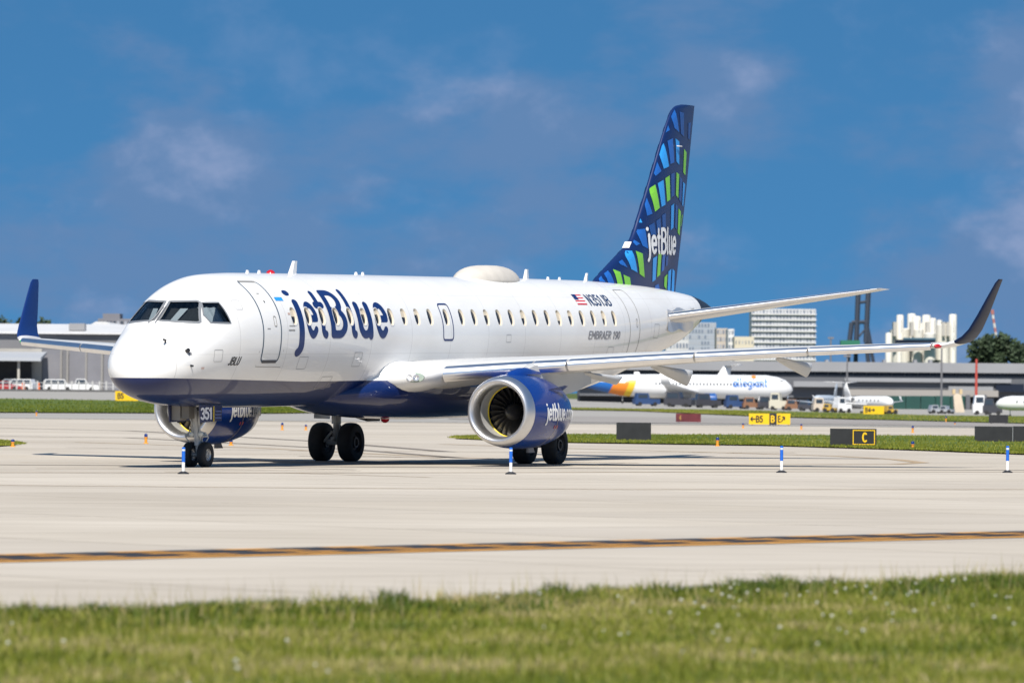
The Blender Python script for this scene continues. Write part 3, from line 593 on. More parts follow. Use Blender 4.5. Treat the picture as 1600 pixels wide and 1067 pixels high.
# small flag
fx, fz = 23.82, 4.22
for k in range(7):
    z0 = fz + k * .052
    def fp(x, z): pl = girth(x, 4.22, .006); return pl(0, z - 4.22)
    M_ = mat('flag_red', (.55, .03, .05), .5) if k % 2 == 0 else letter_white
    mesh('flag_stripe', [fp(fx, z0), fp(fx + .66, z0), fp(fx + .66, z0 + .052), fp(fx, z0 + .052)], [(0, 1, 2, 3)], M_, fus, False, fix=False)
fp2 = lambda x, z: girth(x, 4.22, .009)(0, z - 4.22)
mesh('flag_canton', [fp2(fx, fz + .17), fp2(fx + .28, fz + .17), fp2(fx + .28, fz + .365), fp2(fx, fz + .365)], [(0, 1, 2, 3)], letter_blue, fus, False, fix=False)
for x, z, w, h in ((1.9, 2.75, .35, .28), (6.2, 2.55, .5, .3), (9.3, 2.6, .45, .35), (3.1, 4.0, .3, .22), (18.5, 3.2, .3, .2), (25.6, 2.75, .5, .3), (29.6, 3.3, .45, .4), (7.9, 2.05, .6, .3)):
    ribbon_on(rrect(x, x + w, z, z + h, .03, 2), .012, greyline, 'access_panel', fus, True)
# probes, vents, aerials, beacon, radome
for x, z in ((.66, 3.21), (1.05, 2.66)): abuild(MB().tube([tuple(fs(x, z, 0)), tuple(fs(x, z, .07)), tuple(Vector(fs(x, z, .09)) + Vector((-.12, 0, 0)))], .025, 6), 'probe', black, fus)
abuild(MB().tube([tuple(fs(.98, 3.0, .0)), tuple(fs(.98, 3.0, .08))], .05, 8), 'probe', black, fus)
def aerial(x, h, c, sweep, M=white, t_=.03):
    zt = float(ztop(x)); mb = MB(); mb.add(*loft([[(x, -t_, zt - .05), (x + c * .3, -t_ * 1.3, zt - .05), (x + c, 0, zt - .05), (x + c * .3, t_ * 1.3, zt - .05)], [(x + sweep, -t_ * .5, zt + h), (x + sweep + c * .15, -t_ * .6, zt + h), (x + sweep + c * .55, 0, zt + h), (x + sweep + c * .15, t_ * .6, zt + h)]])); abuild(mb, 'aerial', M, fus)
aerial(8.45, .32, .45, .25); aerial(23.0, .26, .35, .12); aerial(27.2, .22, .25, .15)
for x in (6.1, 6.75, 12.3, 12.7, 24.6, 25.4): aerial(x, .07, .2, .03)
abuild(MB().lathe([(0, .12), (.06, .10), (.10, .04), (.105, .001)], (7.45, 0, 4.90), (0, 0, 1), 12), 'beacon', red_lamp, fus, True)
abuild(MB().lathe([(0, .12), (.06, .10), (.10, .04), (.105, .001)], (13.4, .35, 1.22), (0, 0, -1), 12), 'beacon', red_lamp, fus, True)
v_ = []; rr = []
for i in range(9):
    a = math.pi / 2 * i / 8; R = []
    for k in range(40):
        th = 2 * math.pi * k / 40; ex = 1.85 * math.cos(a)**.75; ey = .62 * math.cos(a)**.75; R.append((20.55 + ex * math.cos(th) * (1 if math.cos(th) < 0 else .95), ey * math.sin(th), 4.78 + .49 * math.sin(a)))
    rr.append(R)
v_, f_ = loft(rr); amesh('satcom_radome', v_, f_, mat('radome_offwhite', (.60, .56, .50), .45, 0, 0, .08, 2), fus)
# tail end: dark exhaust cone
rr = [ring(x, 40) for x in (34.6, 35.0, 35.4, 35.8, 36.1, 36.35, 36.5)]; v_, f_ = loft(rr); amesh('tailcone', v_, f_, darkmetal, fus, sharp=40)
rr = [[(p[0], p[1] * .75, float(zcen(36.5)) + (p[2] - float(zcen(36.5))) * .75) for p in ring(x, 24)] for x in (36.46, 36.52)]; v_, f_ = loft(rr); amesh('exhaust_outlet', v_, f_, black, fus, False)
# bare metal sweep plate round the tailplane root
ribbon_on([(30.9 + .25 * k, 3.83 - .05 * math.sin(k)) for k in range(12)], .62, mat('sweep_plate', (.66, .66, .67), .3, .6), 'sweep_plate', fus, False, .004)

# belly fairing
bw = pchip([9.3, 10.3, 11.2, 12.3, 13.5, 18, 20, 22.3], [.5, 1.25, 1.62, 1.82, 1.90, 1.90, 1.65, .5]); bb = pchip([9.3, 10.3, 11.7, 13.5, 15.6, 18.9, 20.5, 22.3], [1.66, 1.50, 1.31, 1.22, 1.18, 1.19, 1.32, 1.66]); bt = pchip([9.3, 11, 13, 19, 22.3], [2.0, 2.45, 2.75, 2.75, 2.0])
rr = []
for x in np.linspace(9.3, 22.3, 53):
    w, zb, zt = float(bw(x)), float(bb(x)), float(bt(x)); zc = zb + (zt - zb) * .55; R = []
    for k in range(48):
        a = 2 * math.pi * k / 48; c_, s_ = math.cos(a), math.sin(a); e = .82
        R.append((x, w * abs(c_)**e * (1 if c_ > 0 else -1), zc + ((zt - zc) if s_ > 0 else (zc - zb)) * abs(s_)**e * (1 if s_ > 0 else -1)))
    rr.append(R)
v_, f_ = loft(rr); amesh('belly_fairing', v_, f_, hull)

# ---------------------------------------------------------------- wings
def foil(n=16, tc=.12, camber=.015, x0=0.0, x1=1.0):
    up_, lo_ = [], []
    for i in range(n + 1):
        c_ = .5 * (1 - math.cos(math.pi * i / n)); y = 5 * tc * (.2969 * math.sqrt(c_) - .126 * c_ - .3516 * c_**2 + .2843 * c_**3 - .1036 * c_**4); cm_ = camber * 4 * c_ * (1 - c_)
        up_.append((c_, cm_ + y)); lo_.append((c_, cm_ - y))
    return up_[::-1] + lo_[1:-1]               # TE -> upper -> LE -> lower
def LE(y): return 12.2 + .598 * (y - 2.36)
le_z = pchip([1.3, 2.36, 5.3, 8.07, 13.38], [2.27, 2.40, 2.66, 2.87, 3.17])
def chord(y): return float(np.interp(y, [1.3, 5.0, 13.38], [5.75, 3.75, 1.45]))
def tcr(y): return float(np.interp(y, [1.3, 5.0, 13.38], [.145, .12, .105]))
def wsec(y, sgn, dx=0.12, grow=1.0):
    c_ = chord(y); return [(LE(y) + dx + p[0] * c_, sgn * y, float(le_z(y)) + p[1] * c_ * grow - .02 * p[0] * c_) for p in foil(16, tcr(y))]
for sgn in (1, -1):
    ys_ = [1.2, 2.36, 3.2, 4.2, 5.0, 6.2, 8.07, 10.6, 12.2, 13.38]
    v_, f_ = loft([wsec(y, sgn) for y in ys_]); wing = amesh('wing', v_, f_, wing_grey, sharp=50)
    # white root glove with the landing light
    rr = []
    for y, xl, c_, tc_, zz_ in ((1.2, 11.05, 3.6, .26, 2.30), (1.75, 11.2, 3.4, .24, 2.31), (2.1, 11.45, 3.1, .21, 2.33), (2.38, 11.85, 2.8, .17, 2.37), (2.50, 12.2, 2.4, .10, 2.40)):
        rr.append([(xl + p[0] * c_, sgn * y, zz_ + p[1] * c_ * .95) for p in foil(14, tc_, 0)])
    v_, f_ = loft(rr); amesh('root_glove', v_, f_, white, wing, sharp=60)
    lx, ly, lz = 11.50, 2.06, 2.31
    lens = MB().add(*loft([[(lx - .13 + .22 * (.5 + .5 * math.cos(a)) * s_ * 1.0 + (1 - s_) * .08, sgn * (ly + .24 * s_ * math.cos(a) + .02), lz + .13 * s_ * math.sin(a)) for a in np.linspace(0, 2 * math.pi, 17)[:-1]] for s_ in (1.0, .9)]))
    lcol = mat('landing_light_glass', (.35, .42, .36), .1, 0, .6); abuild(lens, 'landing_light', lcol, wing, True)
    for dy in (-.07, .08): abuild(MB().lathe([(0, .001), (-.02, .05), (-.06, .075), (-.07, .085)], (lx - .05 + dy * .5, sgn * (ly + dy), lz), (1, sgn * -.25, 0), 12), 'lamp', alu, wing, True)
    # polished slats
    for ya, yb in ((2.52, 4.47), (4.50, 5.22), (5.27, 8.05), (8.10, 10.58), (10.63, 13.36)):
        rr = []
        for q in range(5):
            y = ya + (yb - ya) * q / 4; c_ = chord(y); tc_ = tcr(y); R = []; hh = float(np.interp(y, [2.4, 5, 8, 13.4], [.205, .155, .125, .10]))
            dep = float(np.interp(y, [2.4, 13.4], [.62, .30]))
            prof = [(dep, .80), (dep * .7, .97), (dep * .4, 1.0), (dep * .18, .82), (dep * .05, .45), (0, 0), (.015, -.45), (dep * .14, -.85), (dep * .22, -1.0), (dep * .20, -.8), (dep * .14, -.3), (dep * .22, .3), (dep * .45, .62), (dep * .95, .70)]
            for px_, pz_ in prof: R.append((LE(y) - .05 + px_, sgn * y, float(le_z(y)) - .02 + pz_ * hh))
            rr.append(R)
        v_, f_ = loft(rr); amesh('slat', v_, f_, alu, wing, sharp=40)
    # flap track fairings
    for y, xt, zt_, L_ in ((4.45, 19.3, 2.05, 3.0), (6.6, 18.95, 2.02, 2.6), (9.65, 19.75, 2.27, 2.3)):
        rr = []; zt0 = float(le_z(y)) - .02
        for k in range(15):
            s_ = k / 14; e_ = min(1, s_ / .12)**.5 * min(1, (1.0 - s_) / .10 + .02)**.5; w_ = .05 + .15 * e_ * (1 - .35 * s_); xx = xt - L_ + L_ * s_
            top_ = zt0 - .10 - .16 * s_; bot_ = zt0 - .16 - (zt0 - .16 - zt_) * s_**.85 * (1 if s_ < .9 else 1 - .35 * ((s_ - .9) / .1)**2); zm, hh_ = (top_ + bot_) / 2, (top_ - bot_) / 2
            rr.append([(xx + (.10 * math.sin(a) if s_ > .9 else 0), sgn * (y + w_ * math.copysign(abs(math.cos(a))**.8, math.cos(a)) * (.75 + .25 * math.sin(a))), zm + hh_ * math.sin(a)) for a in np.linspace(0, 2 * math.pi, 17)[:-1]])
        v_, f_ = loft(rr); amesh('flap_track_fairing', v_, f_, wing_grey, wing, sharp=50)
    # winglet, root metal, red/green tip light
    K = [(13.38, 3.16, 18.91, 1.42, 5), (13.62, 3.19, 19.12, 1.38, 12), (13.80, 3.26, 19.33, 1.30, 28), (13.93, 3.38, 19.55, 1.20, 48), (14.03, 3.58, 19.82, 1.06, 64), (14.13, 3.95, 20.2, .90, 74), (14.24, 4.42, 20.65, .68, 78), (14.33, 4.80, 21.03, .48, 79), (14.36, 4.90, 21.2, .34, 79)]
    def wl(K_): return [[(xl + p[0] * c_, sgn * (y - math.sin(math.radians(an)) * p[1] * c_), z + math.cos(math.radians(an)) * p[1] * c_) for p in foil(12, .10, 0)] for y, z, xl, c_, an in K_]
    v_, f_ = loft(wl(K[:3])); amesh('wing_tip', v_, f_, white, wing, sharp=60)
    v_, f_ = loft(wl(K[2:])); amesh('winglet', v_, f_, letter_blue if sgn < 0 else mat('winglet_shaded_blue', (.003, .009, .035), .45, 0, 0, spec=.25), wing, sharp=60)  # port winglet: same blue darkened, the shade on its outer face put into the colour
    abuild(MB().lathe([(-.10, .001), (-.07, .05), (0, .06), (.12, .05), (.2, .001)], (18.98, sgn * 13.46, 3.15), (1, sgn * .4, 0), 10), 'navigation_light', red_lamp if sgn > 0 else mat('green_lens', (.02, .4, .1), .2, 0, .5), wing, True)
    # --- engine
    EX, EY, EZ = 11.30, 4.47 * sgn, 1.47
    def nac(prof, n=64):
        R = []
        for x, r in prof: R.append([(EX + x, EY + r * math.cos(2 * math.pi * k / n), EZ + r * math.sin(2 * math.pi * k / n) * (1.0 if math.sin(2 * math.pi * k / n) > 0 else .97) - .02 * x) for k in range(n)])
        return R
    pr = [(.34, .905), (.65, .945), (1.1, .965), (1.65, .96), (2.2, .91), (2.67, .83), (3.02, .745), (3.04, .72), (2.7, .74)]
    v_, f_ = loft(nac(pr), cap=False); eng = amesh('engine_cowl', v_, f_, cobalt, sharp=50)
    v_, f_ = loft(nac([(.345, .904), (.2, .885), (.08, .85), (.02, .81), (0, .775), (.02, .735), (.08, .695), (.18, .665), (.30, .652), (.42, .65)]), cap=False); amesh('inlet_lip', v_, f_, satin, eng)
    v_, f_ = loft(nac([(.41, .65), (.7, .66), (.98, .672)]), cap=False); amesh('inlet_duct', v_, f_, mat('duct_grey', (.42, .42, .41), .4, .2), eng)
    v_, f_ = loft(nac([(.90, .664), (.90, .645), (.94, .645), (.94, .668)]), cap=False); amesh('fan_case_band', v_, f_, yellow_m, eng)
    v_, f_ = loft(nac([(1.3, .67), (1.3, .001)]), cap=False); amesh('fan_backing', v_, f_, black, eng, False)
    abuild(MB().lathe([(.55, .001), (.62, .06), (.75, .13), (.9, .19), (1.05, .22), (1.2, .22)], (EX, EY, EZ - .02), (1, 0, 0), 24), 'spinner', mat('spinner_black', (.02, .02, .022), .45), eng, True)
    mbl = mat('fan_blade_titanium', (.20, .19, .18), .32, .85)
    for k in range(24):
        a = 2 * math.pi * k / 24; bl = []
        for q in range(6):
            r = .19 + .47 * q / 5; tw = math.radians(18 + 42 * q / 5); cw_ = .115 + .02 * q / 5
            aa = a + .10 * (q / 5)**2
            for sg in (-1, 1):
                dx_, dt = math.cos(tw) * cw_ * sg, math.sin(tw) * cw_ * sg; ang = aa + dt / r * .62
                bl.append((EX + 1.08 + dx_ * .7, EY + r * math.cos(ang), EZ - .02 + r * math.sin(ang)))
        amesh('fan_blade', bl, [(2 * q, 2 * q + 1, 2 * q + 3, 2 * q + 2) for q in range(5)], mbl, eng, True, fix=False)
    abuild(MB().lathe([(2.5, .60), (3.0, .56), (3.5, .44), (3.85, .37), (3.84, .33), (3.4, .38)], (EX, EY, EZ - .05), (1, 0, 0), 36), 'core_nozzle', mat('nozzle_metal', (.42, .40, .37), .35, .9), eng, True)
    abuild(MB().lathe([(3.4, .30), (3.9, .24), (4.4, .04), (4.42, .001)], (EX, EY, EZ - .05), (1, 0, 0), 24), 'exhaust_plug', darkmetal, eng, True)
    # pylon, top hump, strakes, drain mast
    rr = []
    for x, w_, z0, z1 in ((12.45, .02, 2.36, 2.40), (12.8, .10, 2.34, 2.50), (13.3, .17, 2.3, 2.62), (14.0, .20, 2.1, 2.65), (15.0, .20, 1.85, 2.6), (16.0, .17, 1.95, 2.55), (17.2, .05, 2.15, 2.5)):
        rr.append([(x, EY - w_, z0), (x, EY + w_, z0), (x, EY + w_ * .9, z1), (x, EY, z1 + w_ * .3), (x, EY - w_ * .9, z1)])
    v_, f_ = loft(rr); amesh('pylon', v_, f_, wing_grey, eng, sharp=40)
    rr = [[(x, EY + w_ * math.cos(a), z_ + h_ * math.sin(a)) for a in np.linspace(0, math.pi, 9)] for x, w_, h_, z_ in ((11.98, .02, .02, 2.36), (12.15, .17, .12, 2.36), (12.5, .22, .17, 2.38), (13.0, .22, .18, 2.40), (13.6, .2, .12, 2.40))]
    v_, f_ = loft(rr); amesh('cowl_hump', v_, f_, cobalt, eng, sharp=50)
    for dy, an in ((1, 35), (-1, 145)):
        ca, sa = math.cos(math.radians(an)), math.sin(math.radians(an)); abuild(MB().add([(12.75, EY + .95 * ca, EZ + .95 * sa), (13.75, EY + .90 * ca, EZ + .90 * sa), (13.7, EY + 1.10 * ca, EZ + 1.10 * sa), (13.45, EY + 1.13 * ca, EZ + 1.13 * sa), (12.75, EY + .955 * ca, EZ + .955 * sa + .012), (13.75, EY + .905 * ca, EZ + .905 * sa + .025)], [(0, 1, 2, 3), (4, 5, 2, 3), (0, 3, 4), (1, 5, 2)]), 'strake', cobalt, eng)
    abuild(MB().prism([(13.2, .40), (13.6, .40), (13.5, .53), (13.2, .55)], EY - .03, EY + .03, 1), 'drain_mast', grey_m, eng)
    # engine lettering on the port side of the cowl
    nr = pchip([p[0] for p in pr[:7]], [p[1] for p in pr[:7]])
    def npl(s_, t_):
        x = .94 + s_; r = float(nr(x)) + .005; th = (t_ - .20) / .95; return A(EX + x, EY + r * math.cos(th), EZ - .02 * x + r * math.sin(th))
    lettering('jetblue.com', npl, .45, .42, letter_white, eng, .08, .035, .035)
    for k in range(2): mesh('cowl_placard', [npl(.62 + .16 * k + a, -.22 + b_) for a, b_ in ((0, 0), (.06, 0), (.06, .09), (0, .09))], [(0, 1, 2, 3)], mat('placard_red', (.45, .05, .07), .5), eng, False, fix=False)
    sm = [((1.70 + .03 * math.sin(q)), r_) for q, r_ in enumerate(np.linspace(-1.5, -.15, 12))]; v_ = []
    for s_, th in sm:
        for e_ in (-.009, .009): rr_ = float(nr(s_)) + .006; v_.append(A(EX + s_ + e_, EY + rr_ * math.cos(th), EZ - .02 * s_ + rr_ * math.sin(th) * .972))
    mesh('cowl_seam', v_, [(2 * i, 2 * i + 1, 2 * i + 3, 2 * i + 2) for i in range(11)], mat('seam_tan', (.45, .36, .24), .5), eng, False, fix=False)
    # --- tailplane
    rr = []
    for q in range(7):
        s_ = q / 6; y = .55 + (6.04 - .55) * s_; xl = 30.75 + (34.55 - 30.75) * s_; c_ = 3.25 + (1.15 - 3.25) * s_; z = 3.86 + (4.74 - 3.86) * s_; sc = 1 if q < 6 else .55
        rr.append([(xl + p[0] * c_, sgn * y, z + p[1] * c_ * sc) for p in foil(14, .10, -.005)])
    v_, f_ = loft(rr); stab = amesh('tailplane', v_, f_, mat('tailplane_grey', (.66, .65, .63), .3, 0, .2), sharp=60)
    rr = []
    for q in range(7):
        s_ = q / 6 * .97; y = .85 + (6.04 - .85) * s_; s2 = (y - .55) / 5.49; xl = 30.75 + 3.80 * s2; c_ = 3.25 - 2.10 * s2; z = 3.86 + .88 * s2
        rr.append([(xl - .012 + p[0] * c_, sgn * y, z + p[1] * c_ * 1.06) for p in foil(24, .10, -.005) if p[0] < .07])
    v_, f_ = loft(rr, closed=False, cap=False); amesh('leading_edge', v_, f_, alu, stab)

# ---------------------------------------------------------------- fin with its mosaic of bars
fLE = pchip([4.4, 4.86, 5.10, 5.62, 5.80, 6.05, 6.87, 8.09, 9.33, 9.76, 9.97, 10.08, 10.14], [26.9, 27.78, 28.28, 29.48, 29.92, 30.44, 31.16, 32.10, 33.03, 33.40, 33.66, 33.92, 34.35])
fTE = pchip([4.4, 4.62, 7.03, 10.14], [33.88, 33.93, 34.60, 35.38])
def f_half(x, z):
    a, b_ = float(fLE(z)), float(fTE(z)); c_ = b_ - a; q = min(1, max(0, (x - a) / c_)); ce = min(c_, 4.3); return 5 * .105 * ce * (.2969 * math.sqrt(q) - .126 * q - .3516 * q * q + .2843 * q**3 - .1015 * q**4) if c_ > 0 else 0
rr = []
for z in list(np.arange(4.4, 9.75, .08)) + [9.76, 9.83, 9.9, 9.97, 10.01, 10.04, 10.08, 10.10, 10.12, 10.14]:
    a, b_ = float(fLE(z)), float(fTE(z)); ts = [.5 * (1 - math.cos(math.pi * i / 30)) for i in range(31)]
    rr.append([(a + (b_ - a) * q, f_half(a + (b_ - a) * q, z), z) for q in ts[::-1]] + [(a + (b_ - a) * q, -f_half(a + (b_ - a) * q, z), z) for q in ts[1:-1]])
v_, f_ = loft(rr); fin = amesh('fin', v_, f_, fin_navy, sharp=50)
BARS = [
('M',[(33.42,9.75),(33.7,9.97),(33.91,9.31),(33.56,9.42)]),('D',[(33.98,9.92),(34.32,9.89),(34.35,9.19),(34.07,9.28)]),('M',[(33.18,9.5),(33.25,9.35),(33.0,9.27),(33.08,9.38)]),
('L',[(32.72,8.88),(32.83,8.96),(33.07,8.29),(32.69,8.21),(32.5,8.62)]),('M',[(33.04,9.03),(33.4,9.12),(33.5,8.42),(33.19,8.36)]),('L',[(33.61,9.12),(33.93,9.04),(33.95,8.36),(33.69,8.45)]),
('G',[(34.39,8.84),(34.64,8.75),(34.59,8.07),(34.36,8.15)]),('M',[(32.09,8.06),(32.33,8.4),(32.53,8.14),(32.18,7.99)]),('D',[(34.76,9.62),(35.02,9.63),(34.93,9.12),(34.77,9.17)]),
('G',[(31.72,7.6),(32.09,7.74),(32.3,7.07),(31.95,6.95)]),('L',[(32.24,7.78),(32.63,7.89),(32.76,7.17),(32.44,7.1)]),('G',[(32.77,7.94),(33.11,8.03),(33.17,7.33),(32.9,7.26)]),
('D',[(33.23,8.07),(33.53,8.13),(33.54,7.46),(33.27,7.39)]),('G',[(33.71,8.14),(33.96,8.08),(33.92,7.39),(33.69,7.47)]),('D',[(34.04,8.02),(34.28,7.95),(34.24,7.26),(34.01,7.34)]),
('L',[(34.37,7.88),(34.6,7.81),(34.45,7.15),(34.34,7.2)]),('M',[(31.42,7.15),(31.55,7.35),(31.77,6.89),(31.44,6.82)]),('L',[(31.0,6.62),(31.1,6.74),(31.15,6.62)]),
('M',[(30.78,6.35),(30.86,6.42),(31.25,6.45),(31.33,5.87),(30.97,5.95)]),('D',[(31.49,6.54),(31.87,6.64),(32.0,6.28),(31.62,6.27)]),('D',[(32.02,6.69),(32.34,6.78),(32.38,6.46),(32.08,6.32)]),
('D',[(32.48,6.86),(32.78,6.93),(32.8,6.52),(32.52,6.51)]),('L',[(33.27,7.15),(33.53,7.22),(33.52,6.52),(33.27,6.44)]),('D',[(33.68,7.21),(33.89,7.15),(33.88,6.45),(33.67,6.53)]),
('G',[(33.98,7.09),(34.23,7.0),(34.17,6.3),(33.96,6.38)]),('G',[(34.34,6.9),(34.41,6.92),(34.33,6.62),(34.28,6.57)]),('M',[(30.52,6.05),(30.6,6.12),(30.84,6.01),(30.6,5.95)]),
('L',[(29.86,5.72),(29.98,5.8),(30.26,5.80),(30.53,5.18),(30.07,5.27),(29.82,5.62)]),('G',[(30.46,5.8),(30.9,5.73),(31.12,5.04),(30.71,5.14)]),('G',[(28.92,5.26),(29.32,5.18),(29.47,4.81),(29.08,4.84)]),
('G',[(29.5,5.11),(29.97,5.03),(30.07,4.77),(29.62,4.8)]),('M',[(28.06,4.98),(28.25,5.06),(28.34,4.88),(28.05,4.9)]),('M',[(28.42,5.13),(28.67,5.22),(28.87,4.85),(28.48,4.87)]),
('M',[(29.36,5.47),(29.58,5.54),(29.81,5.31),(29.41,5.4)]),('L',[(31.73,5.6),(32.07,5.68),(32.07,4.99),(31.8,4.92)]),('G',[(32.17,5.75),(32.45,5.75),(32.45,5.13),(32.19,5.06)]),
('M',[(32.56,5.74),(32.81,5.75),(32.79,5.28),(32.55,5.21)]),('D',[(32.9,5.67),(33.1,5.72),(33.1,5.42),(32.92,5.37)]),('G',[(32.85,5.07),(33.12,5.17),(33.08,4.71),(32.86,4.81)]),
('L',[(33.19,5.24),(33.46,5.32),(33.43,4.66),(33.19,4.7)]),('L',[(33.58,5.33),(33.8,5.25),(33.79,4.63),(33.55,4.65)]),('M',[(32.06,4.82),(32.35,4.87),(32.48,4.71),(32.06,4.74)])]
CM = dict(M=mid_m, D=dim_m, L=light_m, G=green_m)
def fpt(x, z, eps=.005, sgn=1):
    a, b_ = float(fLE(z)) + .05, float(fTE(z)) - .01; x = min(max(x, a), b_); return (x, sgn * (f_half(x, z) + eps), z)
for cc, P in BARS:
    for sgn in (1, -1):
        q4 = P if len(P) == 4 else None; D_ = dens(P, .12); cx_, cz_ = np.mean(P, 0); nD = len(D_)
        vv = [fpt(cx_ + (x - cx_) * s_, cz_ + (z - cz_) * s_, .012, sgn) for s_ in (1, .5) for x, z in D_] + [fpt(cx_, cz_, .012, sgn)]
        ff = [(k, (k + 1) % nD, nD + (k + 1) % nD, nD + k) for k in range(nD)] + [(nD + k, nD + (k + 1) % nD, 2 * nD) for k in range(nD)]
        amesh('colour_bar', vv, ff, CM[cc], fin, False, fix=False)
for ch, xl, xr in (('j', 31.28, 31.53), ('e', 31.57, 32.05), ('t', 32.05, 32.34), ('B', 32.37, 32.89), ('l', 32.92, 33.07), ('u', 33.09, 33.39), ('e', 33.42, 33.81)):
    V_, F_ = glyph(ch, .075, .035); P = np.array(V_); x0, x1 = P[:, 0].min(), P[:, 0].max()
    mesh('letter', [A(*fpt(xl + (p[0] - x0) / (x1 - x0) * (xr - xl), 5.735 + p[1] * .76, .018)) for p in V_], F_, letter_white, fin, False, fix=False)
abuild(MB().add(*loft([[(30.06, -.05, 5.88), (30.20, -.11, 5.88), (30.20, .11, 5.88), (30.06, .05, 5.88)], [(30.26, -.04, 6.06), (30.38, -.11, 6.06), (30.38, .11, 6.06), (30.26, .04, 6.06)]])), 'air_inlet', white, fin)
abuild(MB().lathe([(0, .001), (.05, .02), (.4, .015), (.42, .001)], (33.6, f_half(33.6, 8.9) + .05, 8.9), (1, 0, 0), 8), 'static_probe', letter_white, fin, True)

# ---------------------------------------------------------------- landing gear
def wheel_meshes(R, w, rim):
    p = [(-w * .38, rim), (-w * .48, rim * 1.1), (-w * .5, R * .80), (-w * .44, R * .93), (-w * .30, R * .985), (-w * .1, R), (w * .1, R), (w * .30, R * .985), (w * .44, R * .93), (w * .5, R * .80), (w * .48, rim * 1.1), (w * .38, rim)]
    ty = MB().lathe(p, (0, 0, 0), (0, 1, 0), 40); tyr = bpy.data.meshes.new('tyre')
    rm = MB().lathe([(-w * .30, .001), (-w * .30, rim * .35), (-w * .42, rim * .40), (-w * .42, rim * .55), (-w * .2, rim * .62), (-w * .24, rim * .85), (-w * .4, rim * 1.0), (w * .4, rim * 1.0), (w * .24, rim * .85), (w * .2, rim * .62), (w * .42, rim * .55), (w * .42, rim * .40), (w * .30, rim * .35), (w * .30, .001)], (0, 0, 0), (0, 1, 0), 32)
    return ty, rm
def wheels(spots, R, w, rim, rimM):
    ty, rm = wheel_meshes(R, w, rim); first = None
    for (x, y, z) in spots:
        if first is None:
            o = rm.build('wheel', rimM, jet, True, None, 40); t_ = ty.build('tyre', rubber, o, True, None, 50); first = (o, t_)
        else:
            o = first[0].copy(); COL.objects.link(o); t_ = first[1].copy(); COL.objects.link(t_); t_.parent = o
        o.location = A(x, y, z)
NX = 3.546; NZ = .176 + .305
wheels([(NX, .20, NZ), (NX, -.20, NZ)], .315, .20, .15, mat('nose_rim', (.45, .45, .44), .35, .6))
wheels([(XM, s_ * 2.97 + d_, .51) for s_ in (1, -1) for d_ in (.43, -.43)], .525, .40, .26, mat('main_rim', (.05, .05, .052), .45, .4))
ng = MB(); ng.tube([(NX - .25, 0, 1.75), (NX - .03, 0, NZ + .28)], .066, 14).tube([(NX - .04, 0, NZ + .32), (NX, 0, NZ)], .055, 12).tube([(NX, -.24, NZ), (NX, .24, NZ)], .05, 10).tube([(NX + .75, -.12, 1.7), (NX - .10, -.05, 1.12)], .035, 8).tube([(NX + .75, .12, 1.7), (NX - .10, .05, 1.12)], .035, 8)
ng.tube([(NX - .02, -.22, .98), (NX - .02, .22, .98)], .05, 10).tube([(NX + .13, 0, .95), (NX + .22, 0, .78), (NX + .08, 0, .60)], .03, 8).tube([(NX - .18, -.09, 1.5), (NX - .12, -.12, 1.15), (NX - .05, -.1, .9)], .014, 6).tube([(NX - .2, .1, 1.55), (NX - .14, .12, 1.2), (NX - .06, .1, .85)], .014, 6)
ng.tube([(NX - .30, -.22, 1.66), (NX - .12, -.07, 1.20), (NX - .08, -.10, .98)], .022, 6).tube([(NX - .30, .22, 1.66), (NX - .12, .07, 1.20), (NX - .08, .10, .98)], .022, 6).tube([(NX - .08, -.30, .94), (NX - .08, .30, .94)], .038, 8).tube([(NX - .05, .16, 1.02), (NX + .05, .26, .90), (NX + .02, .16, .72)], .016, 6).tube([(NX - .08, -.18, 1.06), (NX - .14, -.28, .92), (NX - .04, -.14, .70)], .016, 6).lathe([(0, .085), (.16, .085), (.18, .06)], (NX - .02, 0, NZ + .22), (0, 0, 1), 12)
abuild(ng, 'nose_gear_strut', steel, jet, True, 40)
for y_ in (-.12, .12): abuild(MB().lathe([(0, .001), (.01, .06), (.06, .075), (.12, .05), (.13, .001)], (NX - .14, y_, .98), (1, 0, 0), 14), 'taxi_light', mat('lamp_glass', (.85, .82, .70), .15, 0, .5), jet, True)
abuild(MB().box(NX - .62, NX - .30, -.40, -.17, 1.32, 1.68), 'gear_bay_box', mat('gear_bay', (.30, .28, .25), .6), jet)
abuild(MB().box(NX - .60, NX - .30, -.14, .06, 1.36, 1.67), 'gear_bay_box', mat('gear_bay_brown', (.20, .185, .16), .6), jet)
abuild(MB().prism([(NX - .25, 1.25), (NX + .5, 1.30), (NX + .5, 1.68), (NX - .3, 1.68)], -.44, -.41, 1), 'bay_panel', mat('gear_bay_dark', (.02, .02, .022), .6), jet)
for s_ in (1, -1):
    d_ = abuild(MB().prism([(2.78, 1.70), (3.98, 1.68), (3.95, 1.30), (2.85, 1.27)], s_ * .42 - .015, s_ * .42 + .015, 1), 'nose_gear_door', navy, jet)
    if s_ > 0:
        lettering('351', lambda a, b_: A(2.84 + a, .44, 1.345 + b_), .46, .28, letter_white, d_, .09, .05, .02)
        abuild(MB().box(3.50, 3.545, .436, .442, 1.29, 1.66), 'door_stripe', yellow_m, d_)
        for k in range(3): abuild(MB().box(3.60, 3.92, .436, .441, 1.36 + .08 * k, 1.39 + .08 * k), 'door_stencil', mat('stencil_blue', (.08, .12, .28), .5), d_)
